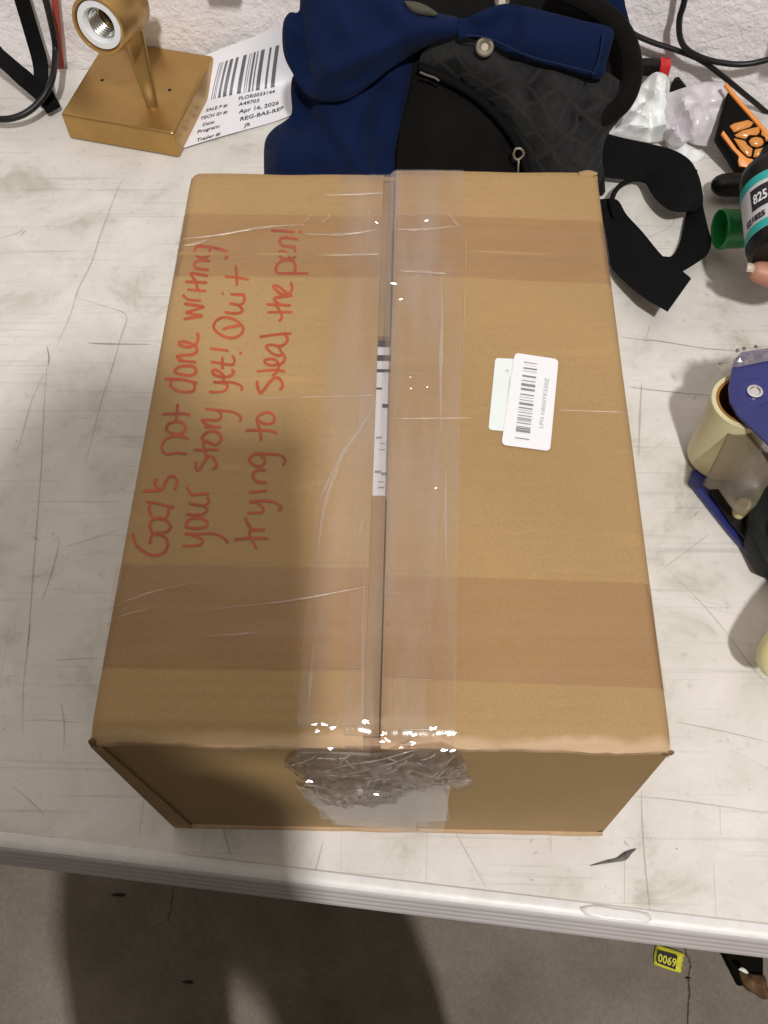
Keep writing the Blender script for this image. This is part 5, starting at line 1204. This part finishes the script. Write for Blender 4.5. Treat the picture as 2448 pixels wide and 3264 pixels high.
def build_photographer():
    t = thing('person', (.10, -.45, ZF), 'person in a dark shirt standing at the table and holding up a phone', 'person')
    k = lambda x, y, z: V((x, y, z))
    hip = k(.03, -.31, .16); ch_ = k(.03, -.31, .46); nk = k(.07, -.33, .69); sc_ = k(.035, -.31, .57)
    pc = C - UP * .052 - RIGHT * .022 + BACK * .010                       # phone centre, just behind the lens
    body = [[(hip, .14), (k(.03, -.32, .32), .125), (ch_, .130), (sc_, .105)],
        [(hip, .14), (k(-.07, -.31, .05), .11), (k(-.09, -.30, -.28), .10), (k(-.10, -.34, -.62), .085), (k(-.11, -.26, -.70), .036)],
        [(hip, .14), (k(.12, -.31, .05), .11), (k(.16, -.30, -.28), .10), (k(.18, -.34, -.62), .085), (k(.19, -.26, -.70), .036)],
        [(sc_, .105), (nk, .052)]]
    lh = pc - RIGHT * .046 - UP * .030
    sh = k(-.10, -.32, .58); el = k(-.13, -.26, .36); wr = lh - UP * .055 + BACK * .01 - RIGHT * .02
    body.append([(sc_, .105), (sh, .060), (el.lerp(sh, .45), .052), (el, .042)])
    arms = [(el, wr, lh, -1)]
    body.append([(sc_, .105), (k(.13, -.36, .57), .058), (k(.15, -.42, .34), .045), (k(.15, -.40, .10), .036)])
    skinned('clothed_body', body, CLOTH2, t)
    w_, h_ = k(.15, -.40, .10), k(.15, -.385, .02); cc = [[(w_, .030), (h_, .024), (h_ - V((0, 0, .035)), .026)]]
    for i in range(4): cc.append([(h_ - V((0, 0, .035)), .026), (h_ + V((0, .028 - i * .018, -.07)), .0095), (h_ + V((-.004, .030 - i * .018, -.10 + abs(i - 1.5) * .006)), .0085), (h_ + V((-.012, .028 - i * .018, -.122 + abs(i - 1.5) * .008)), .0078)])
    cc.append([(h_, .024), (h_ + V((-.012, .038, -.022)), .010), (h_ + V((-.016, .050, -.05)), .0088)])
    skinned('hand', cc, SKIN, t)
    for (el, wr, hd, sx) in arms:
        cc = [[(hd - UP * .02, .018), (wr, .022), (el.lerp(wr, .5), .034), (el, .040)]]
        for i in range(4):
            b = hd + UP * (.016 * (i - 1.0)) + BACK * .012
            cc.append([(hd - UP * .02, .018), (b + RIGHT * sx * .006, .0095), (b + RIGHT * sx * .012 - BACK * .014, .0085), (b - RIGHT * sx * (.012) - BACK * .022 - UP * .004, .0078)])
        cc.append([(hd - UP * .02, .018), (hd + BACK * .020 + UP * .012, .010), (hd + BACK * .020 - RIGHT * sx * .014 + UP * .034, .0088)])
        skinned('hand', cc, SKIN, t)
    # head tipped down towards the phone
    hc = k(.09, -.325, .845); fwd = (pc - hc).normalized(); sd = V((1, 0, 0)); upv = sd.cross(fwd).normalized()
    bm = bmesh.new(); bmesh.ops.create_icosphere(bm, subdivisions=4, radius=1)
    for v in bm.verts:
        x, y, z = v.co; z_ = z
        wx = .074 * (1 - .22 * max(0, -z)); wy = .092 * (1 - .12 * max(0, -z)); wz = .112
        p = sd * x * wx + fwd * y * wy + upv * z * wz
        if y > .7: # nose, brow, mouth, eye hollows
            p += fwd * (.024 * math.exp(-((x / .16) ** 2 + ((z + .12) / .20) ** 2)) - .010 * (math.exp(-(((x - .36) / .16) ** 2 + ((z - .06) / .12) ** 2)) + math.exp(-(((x + .36) / .16) ** 2 + ((z - .06) / .12) ** 2))) + .006 * math.exp(-((x / .3) ** 2 + ((z + .45) / .08) ** 2)))
        v.co = hc + p
    from_bm('head', bm, SKIN, t, True)
    tube('neck', [nk + V((0, 0, -.03)), hc - upv * .07 - fwd * .02], .050, SKIN, t, 16)
    bm = bmesh.new(); bmesh.ops.create_icosphere(bm, subdivisions=4, radius=1)
    for v in list(bm.verts):
        x, y, z = v.co
        if y > .45 and z < .55 or z < -.45: bm.verts.remove(v); continue
        v.co = hc + sd * x * .084 + fwd * (y * .100 - .006) + upv * (z * .122 + .004)
    from_bm('hair', bm, HAIR, t, True)
    for s in (-1, 1):
        for nm, off, r, mm in (('eye', sd * s * .030 + fwd * .080 + upv * .006, .011, PORC), ('ear', sd * s * .075 - upv * .008, .018, SKIN)):
            bm = bmesh.new(); bmesh.ops.create_icosphere(bm, subdivisions=2, radius=r)
            for v in bm.verts: v.co = (V((v.co.x * (.4 if nm == 'ear' else 1), v.co.y, v.co.z * (1.4 if nm == 'ear' else 1)))) + hc + off
            from_bm(nm, bm, mm, t, True)
    # the phone
    ph = thing('phone', pc[:], 'black phone held up over the table by the photographer', 'phone')
    c4 = [pc + RIGHT * sx * .037 + UP * sy * .074 for sx, sy in ((-1, -1), (1, -1), (1, 1), (-1, 1))]
    bm = extrude_poly(c4, BACK * .008); bev(bm, .003, 2); from_bm('case', bm, PLASTIC_K, ph, True, 40)
build_photographer()
# things hanging on the wall above the picture
hung('wall_plug', .628, .200, .036, .060, .022, .030, GREYP, 'grey plug hanging on the wall above the thin black cord')['group'] = 'grey plugs on the wall'
hung('wall_plug', .197, .170, .034, .060, .020, .032, GREYP, 'grey plug hanging on the wall above the paper sheet')['group'] = 'grey plugs on the wall'
hung('wall_box', .80, .215, .15, .21, .05, .015, GREYP, 'grey box hanging on the wall above the handheld device')
